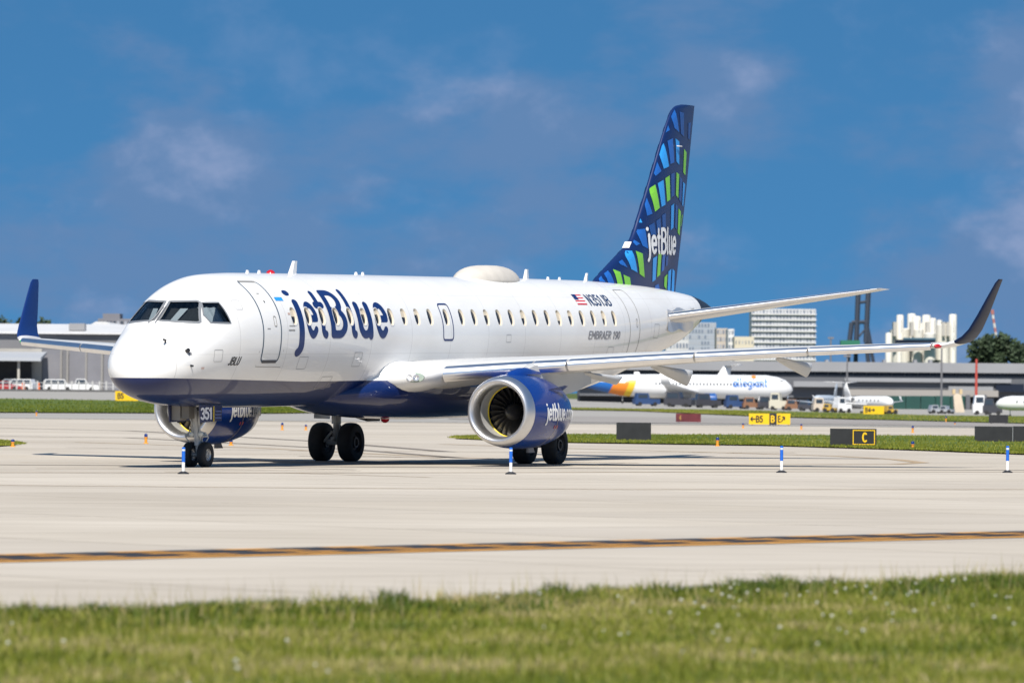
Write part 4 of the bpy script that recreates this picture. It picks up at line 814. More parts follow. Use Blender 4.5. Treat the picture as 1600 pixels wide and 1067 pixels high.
for s_ in (1, -1):
    y = s_ * 2.97; mg = MB(); mg.tube([(XM, y, 2.3), (XM, y, 1.0)], .13, 16).tube([(XM, y, 1.05), (XM, y, .50)], .085, 14).tube([(XM, y - .50, .51), (XM, y + .50, .51)], .075, 12)
    mg.tube([(XM + .10, y, 1.05), (XM + .34, y, .80), (XM + .12, y, .52)], .045, 8).tube([(XM - .02, y - s_ * .1, 1.25), (XM - .1, y - s_ * 1.2, 2.0)], .06, 10).tube([(XM - .14, y + .07, 1.8), (XM - .16, y + .05, 1.0), (XM - .1, y, .62)], .018, 6).tube([(XM - .16, y - .30, .52), (XM - .02, y - .12, .80)], .035, 8)
    mg.tube([(XM - .26, y, .62), (XM - .06, y, .55)], .05, 8)
    abuild(mg, 'main_gear_strut', steel, jet, True, 40)
    abuild(MB().prism([(XM - .55, 1.15), (XM + .35, 1.12), (XM + .45, 2.1), (XM - .6, 2.15)], y + s_ * .36, y + s_ * .40, 1), 'main_gear_door', wing_grey, jet)
    abuild(MB().add([(XM - .4, y - s_ * .55, 1.22), (XM + .4, y - s_ * .55, 1.22), (XM + .4, y - s_ * 1.10, 1.08), (XM - .4, y - s_ * 1.10, 1.08), (XM - .5, y - s_ * .60, 1.62), (XM + .4, y - s_ * .60, 1.62), (XM + .4, y - s_ * 1.15, 1.55), (XM - .5, y - s_ * 1.15, 1.55)], [(0, 1, 2, 3), (4, 5, 6, 7), (0, 1, 5, 4), (2, 3, 7, 6), (1, 2, 6, 5), (0, 3, 7, 4)]), 'gear_linkage_box', mat('gear_bay_dark', (.02, .02, .022), .6), jet)
# ================================================================ AIRFIELD FURNITURE
def place(o, p, rz=0.0): o.location = p; o.rotation_euler = (0, 0, rz); return o
m_sign_y = mat('sign_yellow', (.80, .50, .01), .45); m_sign_b = mat('sign_black', (.02, .02, .022), .5, 0, 0, .2, 3); m_legs = mat('sign_leg', (.35, .34, .32), .5)
def sign(u0, u1, v0, v1, M, label, text='', frame=None, joints=(), rz=0.0, name='guidance_sign', group=None):
    g0 = gnd((u0 + u1) / 2, v1 + 2); Y = g0.y; sc = Y / F_PX; W = (u1 - u0) * sc; Hh = (v1 - v0) * sc
    o = empty(name, g0, rz); tag(o, label, 'sign', group); z0 = 2 * sc
    MB().box(-W / 2, W / 2, -.12, .12, z0, z0 + Hh).build('panel', M, o)
    for x in (-W * .38, W * .38): MB().box(x - .03, x + .03, -.05, .05, -.05, z0 + .01).build('leg', m_legs, o)
    for j in joints: MB().box(-W / 2 + j * W - .012, -W / 2 + j * W + .012, -.130, -.12, z0 + .01, z0 + Hh - .01).build('panel_joint', m_sign_b if M is not m_sign_b else grey_m, o)
    for tx, fx0, hs, ws, T in text or []:
        lettering(tx, lambda a, b_: (-W / 2 + fx0 * W + a, -.138, z0 + Hh * (.5 - hs / 2) + b_), Hh * ws, Hh * hs, T, o, .085, .06, .06, name='character')
    if frame:
        a0, a1, T = frame; x0, x1 = -W / 2 + a0 * W, -W / 2 + a1 * W; th = Hh * .05; zb, zt = z0 + Hh * .07, z0 + Hh * .93
        fb = MB().box(x0, x1, -.135, -.12, zb, zb + th).box(x0, x1, -.135, -.12, zt - th, zt).box(x0, x0 + th, -.134, -.12, zb + th, zt - th).box(x1 - th, x1, -.134, -.12, zb + th, zt - th)
        for nm, bx in (('frame_bar', (x0, x1, zb, zb + th)), ('frame_bar', (x0, x1, zt - th, zt)), ('frame_bar', (x0, x0 + th, zb + th, zt - th)), ('frame_bar', (x1 - th, x1, zb + th, zt - th))):
            MB().box(bx[0], bx[1], -.135, -.12, bx[2], bx[3]).build(nm, T, o)
    return o
sign(1297, 1369, 669.5, 696.5, m_sign_b, 'black taxiway sign with a yellow framed letter C on the grass island', [('C', .69, .55, .55, m_sign_y)], (.485, .965, m_sign_y))
sign(1170, 1213, 646, 663, m_sign_y, 'yellow sign with left arrow and B5 beside a black B panel', [('<B5', .05, .6, .62, m_sign_b)])
sign(1202, 1213, 645.5, 663.5, m_sign_b, 'narrow black panel with a yellow B between yellow panels', [('B', .2, .6, .6, m_sign_y)], None, (), 0)
sign(1213.5, 1234.5, 646, 663, m_sign_y, 'yellow sign with letter E and diagonal arrow', [('E/', .08, .6, .55, m_sign_b)])
sign(1349, 1381, 634, 647, m_sign_y, 'yellow sign reading B4 with a right arrow before the green doors', [('B4>', .08, .6, .62, m_sign_b)])
sign(180, 216, 611, 626, m_sign_y, 'yellow sign reading B5 partly hidden behind the jet nose', [('B5', .10, .6, .62, m_sign_b)])
sign(963, 1017, 660, 688, m_sign_b, 'plain black sign back on the grass behind the near engine')
sign(1056, 1095, 646, 659, mat('sign_dark_red', (.12, .02, .025), .5, 0, 0, .3, 2), 'dark red sign beyond the runway behind the exhaust', [('4', .12, .6, .6, mat('sign_faded_text', (.30, .16, .05), .6))])
sign(1545, 1575, 648, 661, m_sign_b, 'small black sign back on the olive grass strip')
sign(1523, 1583, 666, 690, m_sign_b, 'wide black sign back at the right edge', None, None, (.98,))
sign(1583.6, 1650, 666, 690.5, m_sign_b, 'black sign panel cut off by the right edge of the view')
# blue and white marker stakes
m_blue_st = mat('stake_blue', (.01, .12, .55), .4); m_white_st = mat('stake_white', (.78, .78, .78), .45)
for (u, v), lb in zip(((286.5, 740.5), (798, 741), (1221, 738.5), (1574, 738.5)), ('beside the nose wheel', 'in front of the near engine', 'below the far yellow B5 sign', 'at the right edge, farthest right')):
    g0 = gnd(u, v); sc = g0.y / F_PX; Hh = 42 * sc; o = empty('marker_stake', g0); tag(o, 'blue and white marker stake on a black foot, ' + lb, 'marker', 'marker stakes along the taxiway')
    MB().lathe([(0, .13), (.02, .13), (.05, .08), (.065, .045), (.065, .001)], (0, 0, 0), (0, 0, 1), 16).build('foot', m_sign_b, o, True, None, 40)
    MB().lathe([(.06, .036), (Hh * .45, .036)], (0, 0, 0), (0, 0, 1), 12).build('lower_tube', m_white_st, o, True)
    MB().lathe([(Hh * .45, .040), (Hh - .01, .040), (Hh, .03), (Hh, .001)], (0, 0, 0), (0, 0, 1), 12).build('upper_tube', m_blue_st, o, True, None, 40)
    MB().lathe([(Hh * .86, .0415), (Hh * .93, .0415)], (0, 0, 0), (0, 0, 1), 12).build('reflective_band', mat('reflector', (.55, .62, .7), .25), o, True)
# taxiway and runway edge lights
m_orange = mat('light_body_orange', (.75, .30, .03), .5); m_blue_l = mat('light_lens_blue', (.01, .03, .16), .2, 0, .5)
EL = [(20, 698, 12, 'at the left grass corner'), (228, 693, 16, 'left of the nose gear engine'), (57, 650, 9, 'on the far left grass strip'), (361, 696, 9, 'below the far engine cowl'), (441, 672, 12, 'between nose gear and main gear, left one'), (478, 672, 9, 'between nose gear and main gear, right one'), (1121, 697, 14, 'on the grass island left of the C sign'), (1426, 703, 14, 'on the grass island right of the C sign'), (1478, 660, 10, 'left of the small black sign back'), (1161, 669, 8, 'on the runway edge under the yellow B5 sign'), (1252, 671, 9, 'on the runway edge right of the E sign'), (1426, 676, 11, 'on the runway edge above the grass island'), (1492, 664, 5, 'tiny one right of the blue runway light')]
for u, v, hp, lb in EL:
    g0 = gnd(u, v); sc = g0.y / F_PX; Hh = hp * sc; o = empty('edge_light', g0); tag(o, 'orange edge light with blue lens ' + lb, 'light', 'airfield edge lights')
    MB().lathe([(0, .09), (.02, .09), (.04, .05)], (0, 0, 0), (0, 0, 1), 10).build('base_plate', m_orange, o)
    MB().lathe([(.03, .045), (Hh * .55, .05), (Hh * .58, .065), (Hh * .66, .065)], (0, 0, 0), (0, 0, 1), 10).build('stem', m_orange, o, True, None, 40)
    MB().lathe([(Hh * .66, .058), (Hh * .88, .058), (Hh * .97, .04), (Hh, .001)], (0, 0, 0), (0, 0, 1), 10).build('lens', m_blue_l, o, True)

# ================================================================ BACKGROUND, LEFT: hangar, lean-to, cars, fence
def B(u0, u1, v0, v1, Y):                      # world x range and z range of an image rectangle standing at distance Y
    a, b_ = at(u0, v1, Y), at(u1, v0, Y); return a.x, b_.x, a.z, b_.z
m_roofw = mat('hangar_roof_white', (.62, .62, .62), .5, 0, 0, .06, .3); m_wallg = mat('hangar_grey', (.15, .15, .16), .6, 0, 0, .08, .3); m_doorg = mat('hangar_door_grey', (.185, .185, .205), .55, 0, 0, .1, .3)
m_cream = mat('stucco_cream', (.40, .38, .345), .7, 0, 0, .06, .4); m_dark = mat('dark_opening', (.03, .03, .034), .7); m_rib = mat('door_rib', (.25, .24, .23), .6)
HY = 860.0; base = float(gz(-70, HY))
hg = empty('hangar', (0, 0, 0)); tag(hg, 'long grey aircraft hangar with white roof and tall grey sliding doors at left', 'hangar')
x0, x1, _, zr = B(-70, 240, 522, 600, HY); zr0 = at(0, 521, HY).z; ztp = at(0, 508, HY + 25).z
MB().box(x0, x1, HY, HY + 45, base - 1, zr0).build('wall', m_wallg, hg)
MB().add([(x0 - .5, HY - .8, zr0), (x1, HY - .8, zr0), (x1, HY + 24, ztp), (x0 - .5, HY + 24, ztp), (x1, HY + 50, zr0), (x0 - .5, HY + 50, zr0), (x0 - .5, HY - .8, zr0 + .25), (x1, HY - .8, zr0 + .25), (x1, HY + 24, ztp + .25), (x0 - .5, HY + 24, ztp + .25)], [(0, 1, 7, 6), (6, 7, 8, 9), (3, 2, 4, 5), (0, 1, 2, 3), (0, 6, 9, 3), (1, 2, 8, 7)]).build('roof', m_roofw, hg)
a, b_, c_, d_ = B(-70, 52, 545, 553, HY); MB().box(a, b_, HY - .5, HY - .02, c_, d_).build('ledge', m_cream, hg)
a, b_, c_, d_ = B(50, 66, 545, 605, HY); MB().box(a, b_, HY - .7, HY - .02, base - 1, d_).build('pier', m_cream, hg)
for k, (u0, u1) in enumerate(((66, 97), (97.6, 107), (107.6, 136), (136.6, 161), (161.6, 190), (190.6, 218))):
    a, b_, c_, d_ = B(u0, u1, 546, 606, HY); yo = .25 + .2 * (k % 2); MB().box(a, b_, HY - yo, HY - yo + .15, base - .5, d_).build('sliding_door', m_doorg if k != 1 else m_wallg, hg)
    MB().box(b_ - .25, b_ + .05, HY - yo - .12, HY - yo - .01, base - .5, d_).build('door_rib', m_rib, hg)
a, b_, c_, d_ = B(100, 130, 513, 521, HY); MB().box(a + .5, b_, HY + 3, HY + 6, zr0 + .6, zr0 + 1.7).build('roof_unit', grey_m, hg)
# lean-to canopy
lt = empty('canopy', (0, 0, 0)); tag(lt, 'low open canopy with pale roof edge and post in front of the hangar', 'canopy')
a, b_, c_, d_ = B(-70, 64, 557, 563, HY - 12); MB().add([(a, HY - 12, c_), (b_, HY - 12, c_), (b_, HY - 1, d_ + .5), (a, HY - 1, d_ + .5), (a, HY - 12, d_ - .15), (b_, HY - 12, d_ - .15), (b_, HY - 1, d_ + .8), (a, HY - 1, d_ + .8)], [(0, 1, 2, 3), (4, 5, 6, 7), (0, 1, 5, 4), (1, 2, 6, 5), (0, 3, 7, 4)]).build('roof', mat('canopy_roof', (.40, .42, .45), .5), lt)
for u in (-40, 29): a, b_, q, w = B(u - 2, u + 2, 560, 600, HY - 11); MB().box(a, b_, HY - 11, HY - 10.6, base - 1, c_ + .1).build('post', m_cream, lt)
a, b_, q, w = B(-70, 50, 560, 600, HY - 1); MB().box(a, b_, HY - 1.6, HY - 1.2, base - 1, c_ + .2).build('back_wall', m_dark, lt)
# gabled annex to the right, seen end on
gb = empty('gabled_building', (0, 0, 0)); tag(gb, 'pale gable roofed building peeking out above the hangar behind the jet nose', 'building')
P = [at(128, 526, HY + 70), at(150, 510, HY + 70), at(166, 512, HY + 70), at(215, 540, HY + 70)]
MB().prism([(P[0].x, base)] + [(p.x, p.z) for p in P] + [(P[3].x, base)], HY + 70, HY + 110, 1).build('wall', m_wallg, gb)
MB().prism([(P[1].x, P[1].z + .1), (P[2].x, P[2].z + .3), (P[3].x + 1, P[3].z + .2), (P[3].x + 1, P[3].z + .8), (P[2].x, P[2].z + 1.0), (P[1].x, P[1].z + .8), (P[0].x - .5, P[0].z + .8), (P[0].x - .5, P[0].z + .1)], HY + 69, HY + 111, 1).build('roof', m_roofw, gb)
# dark office block further back
def block(name, u0, u1, v0, Y, M, label, cols, rows, Mw, depth=20, cat='building', win=(.62, .55), v1=None, extra=None, zb=None, trimM=None):
    o = empty(name, (0, 0, 0)); a, b_, _, z1 = B(u0, u1, v0, 600, Y); z0 = float(gz((a + b_) / 2, Y)) - 2 if zb is None else zb
    MB().box(a, b_, Y, Y + depth, z0, z1).build('wall', M, o); cw, rh = (b_ - a) / cols, (z1 - max(z0, 2)) / rows; zs = max(z0, 2); first = None; alt = None
    for r in range(rows):
        for q in range(cols):
            cx = a + (q + .5) * cw; cz = zs + (r + .5) * rh
            if first is None: first = MB().box(-cw * win[0] / 2, cw * win[0] / 2, -.12, .0, -rh * win[1] / 2, rh * win[1] / 2).build('window', Mw, o, False, (cx, Y - .01, cz))
            else:
                w_ = first.copy(); COL.objects.link(w_); w_.location = (cx, Y - .01, cz)
                if random.random() < .35:          # some panes, picked at random, are paler
                    if alt is None: alt = first.data.copy(); alt.materials[0] = mat('far_window_pale', (.34, .36, .40), .4, 0, 0, .3, .1)
                    w_.data = alt
        if trimM: MB().box(a - .3, b_ + .3, Y - 1.0, Y - .13, zs + r * rh - .12, zs + r * rh + .18).build('balcony_slab', trimM, o)
    tag(o, label, cat); return o, (a, b_, z0, z1)
m_bgdark = mat('office_grey', (.17, .17, .19), .7, 0, 0, .1, .1); m_win = mat('far_window', (.035, .05, .07), .2)
o, (a, b_, z0, z1) = block('office_block', 152, 205, 498, 1300, m_bgdark, 'dark grey flat roofed block rising behind the hangar beside the jet nose', 9, 6, m_win)
MB().box(a + 1, a + 5, 1302, 1312, z1, z1 + 1.2).build('roof_plant', m_bgdark, o)
def tree(name, u, vtop, Y, wpx, label, M='leaf_dark', n=900, group=None, zb=None, tr=.18):
    c = on(u, Y); zt = at(u, vtop, Y).z; zg = float(gz(c.x, Y)); Hh = zt - zg; W = wpx * Y / F_PX / 2; o = empty(name, (c.x, Y, zg)); tag(o, label, 'tree', group)
    MB().tube([(0, 0, -.3), (.1, 0, Hh * .4), (0, .1, Hh * .8)], [Hh * .03, Hh * .022, Hh * .008], 7).tube([(0, 0, Hh * .35), (W * .4, .2, Hh * .65)], [Hh * .018, Hh * .006], 6).tube([(0, 0, Hh * .4), (-W * .45, -.2, Hh * .7)], [Hh * .018, Hh * .006], 6).build('trunk', mat('bark', (.09, .07, .05), .9), o)
    lobes = [(random.uniform(-.65, .65) * W, random.uniform(-.6, .6) * W, Hh * random.uniform(.38, .86), random.uniform(.3, .5)) for _ in range(9)] + [(0, 0, Hh * .82, .42)]
    mbt = MB(); s0 = max(.18, Hh * .035)
    for _ in range(n):
        lx, ly, lz, lr = random.choice(lobes); d = Vector((random.gauss(0, 1), random.gauss(0, 1), random.gauss(0, 1))).normalized() * random.random()**.4
        p = Vector((lx + d.x * lr * W, ly + d.y * lr * W, lz + d.z * lr * Hh * .42)); p.z = min(p.z, Hh * 1.0)
        a1 = Vector((random.gauss(0, 1), random.gauss(0, 1), random.gauss(0, 1))).normalized(); b1 = a1.orthogonal().normalized(); sz = s0 * random.uniform(.6, 1.5)
        mbt.add([p - a1 * sz, p + b1 * sz * .6, p + a1 * sz, p - b1 * sz * .6], [(0, 1, 2, 3)])
    MATS_ = {'leaf_dark': mat('leaf_dark', (.028, .05, .02), .7, 0, 0, .4, .3), 'leaf_mid': mat('leaf_mid', (.04, .075, .022), .7, 0, 0, .4, .3)}
    mbt.build('crown', MATS_[M], o); return o
for u, vt, w, lb in ((-6, 491, 36, 'dark leafy tree at the left edge above the hangar roof'), (16, 498, 22, 'low dark tree just right of the tree at the left edge'), (36, 497, 30, 'dark treetop left of the far winglet above the hangar roof'), (72, 497, 34, 'dark treetop right of the far winglet above the hangar roof')): tree('broadleaf_tree', u, vt, 1150, w, lb, 'leaf_dark', 500, 'trees behind the hangar')

# parked cars
def car(kind, p, rz, M, label, L=4.6, Hc=1.75, W=1.85):
    o = empty('parked_car', p, rz); tag(o, label, 'car', 'vehicles parked by the hangar'); h0 = .32; hb = .95
    prof = {'suv': [(-.5, h0), (.5, h0), (.5, .8), (.47, .92), (.26, 1.02), (.16, Hc), (-.44, Hc), (-.5, 1.0)], 'pickup': [(-.5, h0), (.5, h0), (.5, .85), (.46, .98), (.24, 1.05), (.14, Hc), (-.08, Hc), (-.12, 1.08), (-.5, 1.06)], 'sedan': [(-.5, h0), (.5, h0), (.5, .7), (.46, .82), (.22, .95), (.08, 1.42), (-.22, 1.42), (-.38, 1.0), (-.5, .95)]}[kind]
    MB().prism([(x * L, z) for x, z in prof], -W / 2, W / 2, 1).build('body', M, o)
    gl = {'suv': [(.235, 1.06), (.15, Hc - .12), (-.42, Hc - .12), (-.45, 1.06)], 'pickup': [(.215, 1.09), (.13, Hc - .12), (-.07, Hc - .12), (-.10, 1.1)], 'sedan': [(.19, .98), (.07, 1.34), (-.21, 1.34), (-.34, 1.0)]}[kind]
    for s_ in (1, -1): MB().prism([(x * L, z) for x, z in gl], s_ * (W / 2 + .005), s_ * (W / 2 + .012), 1).build('side_window', m_win, o)
    for x in (-.31, .31):
        for s_ in (1, -1): w_ = MB().lathe([(-.11, .001), (-.11, .2), (-.11, .34), (.11, .34), (.11, .2), (.11, .001)], (x * L, s_ * (W / 2 - .09), .34), (0, 1, 0), 14).build('wheel', rubber, o)
    MB().box(L * .5, L * .5 + .02, -W * .42, -W * .25, .62, .78).build('headlight', letter_white, o); MB().box(L * .5, L * .5 + .02, W * .25, W * .42, .62, .78).build('headlight', letter_white, o)
m_carw = mat('car_white', (.75, .75, .75), .25, 0, .5); m_card = mat('car_dark', (.05, .05, .06), .25, 0, .5); m_carr = mat('car_red', (.35, .03, .03), .25, 0, .5); m_cars = mat('car_silver', (.45, .46, .48), .3, .3, .4)
CY = 800
car('suv', on(92, CY), .15, m_carw, 'white SUV parked before the hangar doors, left of the white pickup')
car('pickup', on(124, CY), .1, m_carw, 'white pickup parked before the hangar doors, nearest the jet nose', 5.6, 1.85)
car('sedan', on(2, CY), .2, m_card, 'dark sedan parked under the canopy at the left edge'); car('suv', on(18, CY + 6), 2.8, m_cars, 'silver SUV parked under the canopy'); car('sedan', on(8, CY - 12), 0, m_carr, 'red sedan parked behind the fence at the far left'); car('suv', on(30, CY + 3), 2.9, m_carw, 'white SUV parked beside the canopy post')
for u, lb in ((36.5, 'orange traffic barrel behind the fence below the canopy post'), (60, 'orange traffic barrel behind the fence left of the white SUV')):
    p = on(u, CY - 22); o = MB().lathe([(0, .40), (.12, .40), (.13, .28), (1.25, .20), (1.3, .001)], (0, 0, 0), (0, 0, 1), 14).build('traffic_barrel', mat('barrel_orange', (.75, .16, .04), .5), None, True, p, 40); tag(o, lb, 'barrel', 'orange barrels')
# chain fence with white posts on a low kerb wall
FY = 765; fz = float(gz(-70, FY)); fn = empty('fence', (0, 0, 0)); tag(fn, 'pale picket barrier with white posts running below the hangar', 'fence')
xa, xb = on(-60, FY).x, on(560, FY).x; kw = MB(); kw.box(xa, xb, FY - .3, FY + .2, fz - .5, fz + .30).build('kerb_wall', mat('kerb_dark', (.10, .10, .10), .8), fn)
m_post = mat('post_white', (.45, .45, .44), .6); k = 0; x = xa
pst = None
while x < xb:
    if pst is None: pst = MB().box(-.10, .10, -.1, .1, .3, 1.5).build('post', m_post, fn, False, (x, FY, fz))
    else: q_ = pst.copy(); COL.objects.link(q_); q_.location = (x, FY, fz)
    x += .95
for z_ in (.75, 1.25): MB().box(xa, xb, FY - .03, FY + .03, fz + z_ - .035, fz + z_ + .035).build('rail', m_post, fn)

# ================================================================ BACKGROUND, RIGHT
def tilt_v(u, v): return v
TY = 1180.0; tb = -3.0
m_conc_l = mat('terminal_light', (.26, .265, .28), .7, 0, 0, .08, .1); m_conc_m = mat('terminal_grey', (.105, .11, .125), .7, 0, 0, .1, .1); m_glassband = mat('terminal_glass', (.012, .016, .03), .25)
te = empty('terminal', (0, 0, 0)); tag(te, 'long low grey terminal with dark window bands behind the parked planes at right', 'terminal')
def band(u0, u1, v0, v1, Y, y1, M, nm, par): a, b_, c_, d_ = B(u0, u1, v0, v1, Y); return MB().box(a, b_, Y, y1, c_, d_).build(nm, M, par)
XL, XR = 905, 1720
band(XL, XR, 569, 577, TY - 2, TY + 40, m_conc_l, 'roof_slab', te); band(XL, XR, 577, 590, TY + .5, TY + 40, m_glassband, 'window_band', te); band(XL, XR, 590, 603, TY - 1, TY + 40, m_conc_m, 'spandrel', te)
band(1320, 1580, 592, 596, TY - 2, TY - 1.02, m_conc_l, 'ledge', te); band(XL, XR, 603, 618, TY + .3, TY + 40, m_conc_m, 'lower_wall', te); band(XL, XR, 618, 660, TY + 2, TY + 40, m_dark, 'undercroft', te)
for k in range(40):
    u = XL + 8 + k * 20; band(u, u + 1.2, 578, 589.5, TY + .2, TY + .5, m_conc_m, 'mullion', te)
for u0, u1, v0, v1 in ((1556, 1600, 600, 612), (1482, 1552, 604, 614), (1240, 1316, 596, 604)): band(u0, u1, v0, v1, TY - 1.6, TY - 1.02, m_conc_l if u0 != 1556 else m_glassband, 'wall_panel', te)
for u in (1290, 1380, 1428, 1452): band(u, u + 5, 562, 569, TY + 12, TY + 16, m_conc_l, 'roof_unit', te)
# green hangar doors in front
GY = 1080.0
gh_ = empty('service_hangar', (0, 0, 0)); tag(gh_, 'low beige service hangar with dark green folding doors below the terminal', 'hangar')
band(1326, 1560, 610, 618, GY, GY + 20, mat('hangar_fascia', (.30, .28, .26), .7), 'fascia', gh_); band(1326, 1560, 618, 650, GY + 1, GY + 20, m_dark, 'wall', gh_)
m_green = mat('door_green', (.012, .06, .05), .5, 0, 0, .15, .2)
for k in range(7): band(1396 + k * 23.2 - 50, 1396 + k * 23.2 - 27.5, 618.6, 650, GY - .1 - .15 * (k % 2), GY + .9, m_green, 'folding_door', gh_)
for u in (1509, 1521, 1535): band(u, u + 7, 617, 650, GY - .6, GY + .5, m_conc_m, 'pier', gh_)
# beige jet-bridge like tower
tw = empty('boarding_ramp', (0, 0, 0)); tag(tw, 'beige twin topped boarding ramp tower beside the red pole', 'ramp')
a, b_, c_, d_ = B(1492, 1508, 615, 648, 900); MB().add([(a, 900, -1), (b_, 900, -1), (b_ - .6, 901, d_), (a - .2, 901, d_), (a, 903, -1), (b_, 903, -1), (b_ - .6, 902, d_), (a - .2, 902, d_)], [(0, 1, 2, 3), (4, 5, 6, 7), (1, 5, 6, 2), (0, 4, 7, 3), (3, 2, 6, 7)]).build('shaft', mat('ramp_beige', (.45, .38, .29), .7, 0, 0, .1, .5), tw)
for u in (1489, 1500): a, b_, c_, d_ = B(u, u + 4.5, 608, 615.5, 900); MB().box(a, b_, 900.9, 902.1, c_, d_).build('cap', mat('ramp_tan', (.55, .42, .24), .7), tw)

# tall pale buildings
m_apt = mat('apartment_white', (.56, .56, .57), .7, 0, 0, .05, .05); m_aptw = mat('apartment_glass', (.16, .19, .25), .35, 0, 0, .3, .08); m_slab = mat('balcony_white', (.66, .66, .65), .7)
block('apartment_tower', 1174, 1275, 483, 2600, m_apt, 'broad white apartment tower with a grid of windows above the wing', 19, 15, m_aptw, 30, 'tower', (.58, .55), trimM=m_slab)
o, (a, b_, z0, z1) = block('apartment_tower', 1075, 1119, 504, 2500, mat('tower_blue_grey', (.36, .40, .46), .6, 0, 0, .1, .05), 'bluish glass apartment tower just right of the jet tail', 9, 12, m_aptw, 24, 'tower', (.6, .6))
block('office_block', 1119, 1137, 513, 2450, mat('office_tan', (.50, .44, .38), .7), 'tan office block between the glass tower and the white chimney block', 4, 9, m_aptw, 24)
block('office_block', 1137, 1147, 514, 2420, m_slab, 'slim white block standing up beside the cream low building', 2, 9, m_aptw, 24)
block('office_block', 1147, 1178, 526, 2400, mat('office_cream', (.60, .54, .42), .7), 'low cream building left of the broad white tower', 6, 5, m_aptw, 24, win=(.3, .3))
block('office_block', 1040, 1076, 520, 2380, m_apt, 'pale low block half hidden under the jet tail cone', 7, 7, m_aptw, 24)
# cement silos
si = empty('cement_silos', (0, 0, 0)); tag(si, 'cluster of tall white cement silos behind the wing tip', 'silos'); SY = 2000.0; m_silo = mat('silo_white', (.66, .64, .58), .7, 0, 0, .07, .06)
for u0, u1, v0, dy in ((1383, 1394, 520, 0), (1393, 1422, 513, 6), (1400, 1412, 492, 3), (1417, 1431, 490, 12), (1424, 1439, 494, 5), (1426, 1443, 514, 0), (1440, 1454, 492, 4), (1443, 1463, 520, -3), (1450, 1463, 497, 10), (1462, 1484, 506, 2), (1482, 1495, 491, 3), (1484, 1494, 507, -2), (1463, 1472, 500, 12), (1436, 1446, 505, 16)):
    a, b_, c_, d_ = B(u0, u1, v0, 600, SY + dy); r = (b_ - a) / 2; MB().lathe([(-4, r), (d_ - .4, r), (d_, r * .8), (d_ + .05, .001)], ((a + b_) / 2, SY + dy, 0), (0, 0, 1), 24).build('silo', m_silo, si, True, None, 40)
band(1392, 1486, 516, 600, SY + 12, SY + 22, m_silo, 'silo_block', si)
for u0, u1, v0, v1 in ((1398, 1462, 531, 537), (1412, 1462, 528, 531)): band(u0, u1, v0, v1, SY - 9, SY - 6, m_glassband if v0 == 531 else mat('gallery_blue', (.05, .12, .18), .5), 'conveyor_gallery', si)
for u in (1396, 1423, 1447, 1472, 1479): a, b_, c_, d_ = B(u, u + 5, 503, 512, SY - 2); MB().box(a, b_, SY - 2, SY + 4, c_ - 3, d_).build('filter_housing', mat('silo_grey', (.42, .40, .37), .7), si)
for u in (1408, 1436, 1460, 1490): a, b_, c_, d_ = B(u, u + .8, 500, 512, SY - 8); MB().box(a, b_, SY - 8, SY - 7.6, c_ - 2, d_).build('ladder_cage', grey_m, si)
# ship-to-shore crane
cy = 2200.0; cr = empty('gantry_crane', (0, 0, 0)); tag(cr, 'dark steel gantry crane with a tall A frame beyond the tailplane tip', 'crane'); m_cr = mat('crane_steel', (.035, .045, .07), .6)
def cbar(p, q, w, nm): a, b_ = at(*p, cy), at(*q, cy); MB().tube([a, b_], w, 6).build(nm, m_cr, cr)
for p, q, w in (((1341, 457), (1338, 535), 1.05), ((1357, 455), (1353, 535), 1.05), ((1331, 504), (1326, 545), 1.0), ((1353, 504), (1361, 545), 1.0), ((1338, 535), (1336, 590), .9), ((1354, 535), (1359, 590), .9), ((1361, 545), (1369, 590), .7), ((1326, 545), (1325, 590), .7)): cbar(p, q, w, 'leg')
for p, q, w in (((1341, 457), (1357, 455), .8), ((1342, 473), (1356, 471), .6), ((1331, 504), (1354, 503), .8), ((1331, 504), (1341, 500), .6), ((1326, 545), (1362, 545), .9), ((1340, 528), (1354, 512), .4)): cbar(p, q, w, 'cross_beam')
a, b_, c_, d_ = B(1313, 1343, 532, 541, cy - 6); MB().box(a, b_, cy - 9, cy - 3, c_, d_).build('machinery_house', mat('crane_green', (.02, .16, .10), .6), cr)
# red and white lattice mast
rm_ = empty('tower_crane_mast', (0, 0, 0)); tag(rm_, 'red and white crane mast rising behind the near winglet', 'mast')
for k in range(7):
    p, q = (1550 + k * 1.1, 484 + k * 7), (1550 + (k + 1) * 1.1, 484 + (k + 1) * 7); MB().tube([at(*p, 2500), at(*q, 2500)], .55 if k else .8, 6).build('mast_section', mat('mast_red', (.42, .16, .14), .6) if k % 2 == 0 else mat('mast_white', (.62, .60, .58), .6), rm_)
# poles
def pole(u, v0, v1, Y, r, M, label, cat='pole', head=False):
    a, b_ = at(u, v1, Y), at(u, v0, Y); o = empty('light_pole', (a.x, Y, float(gz(a.x, Y)))); tag(o, label, cat); hz = b_.z - o.location.z
    MB().tube([(0, 0, -1), (0, 0, hz)], [r, r * .7], 8).build('shaft', M, o, True, None, 40)
    if head: MB().box(-.7, .7, -.25, .25, hz - .2, hz + .2).build('lamp_head', M, o)
m_pole = mat('pole_grey', (.16, .16, .17), .6)
pole(1471, 541, 609, 1050, .22, m_pole, 'thin grey lighting pole under the wing tip', head=True); pole(1323.5, 556, 605, 1050, .2, m_pole, 'thin grey pole before the terminal below the crane', head=True); pole(1298, 528, 560, 1300, .25, m_pole, 'dark slim pole rising above the wing left of the crane', head=True); pole(1525, 561, 644, 980, .28, mat('pole_red', (.45, .07, .05), .6), 'tall red pole in front of the service hangar')
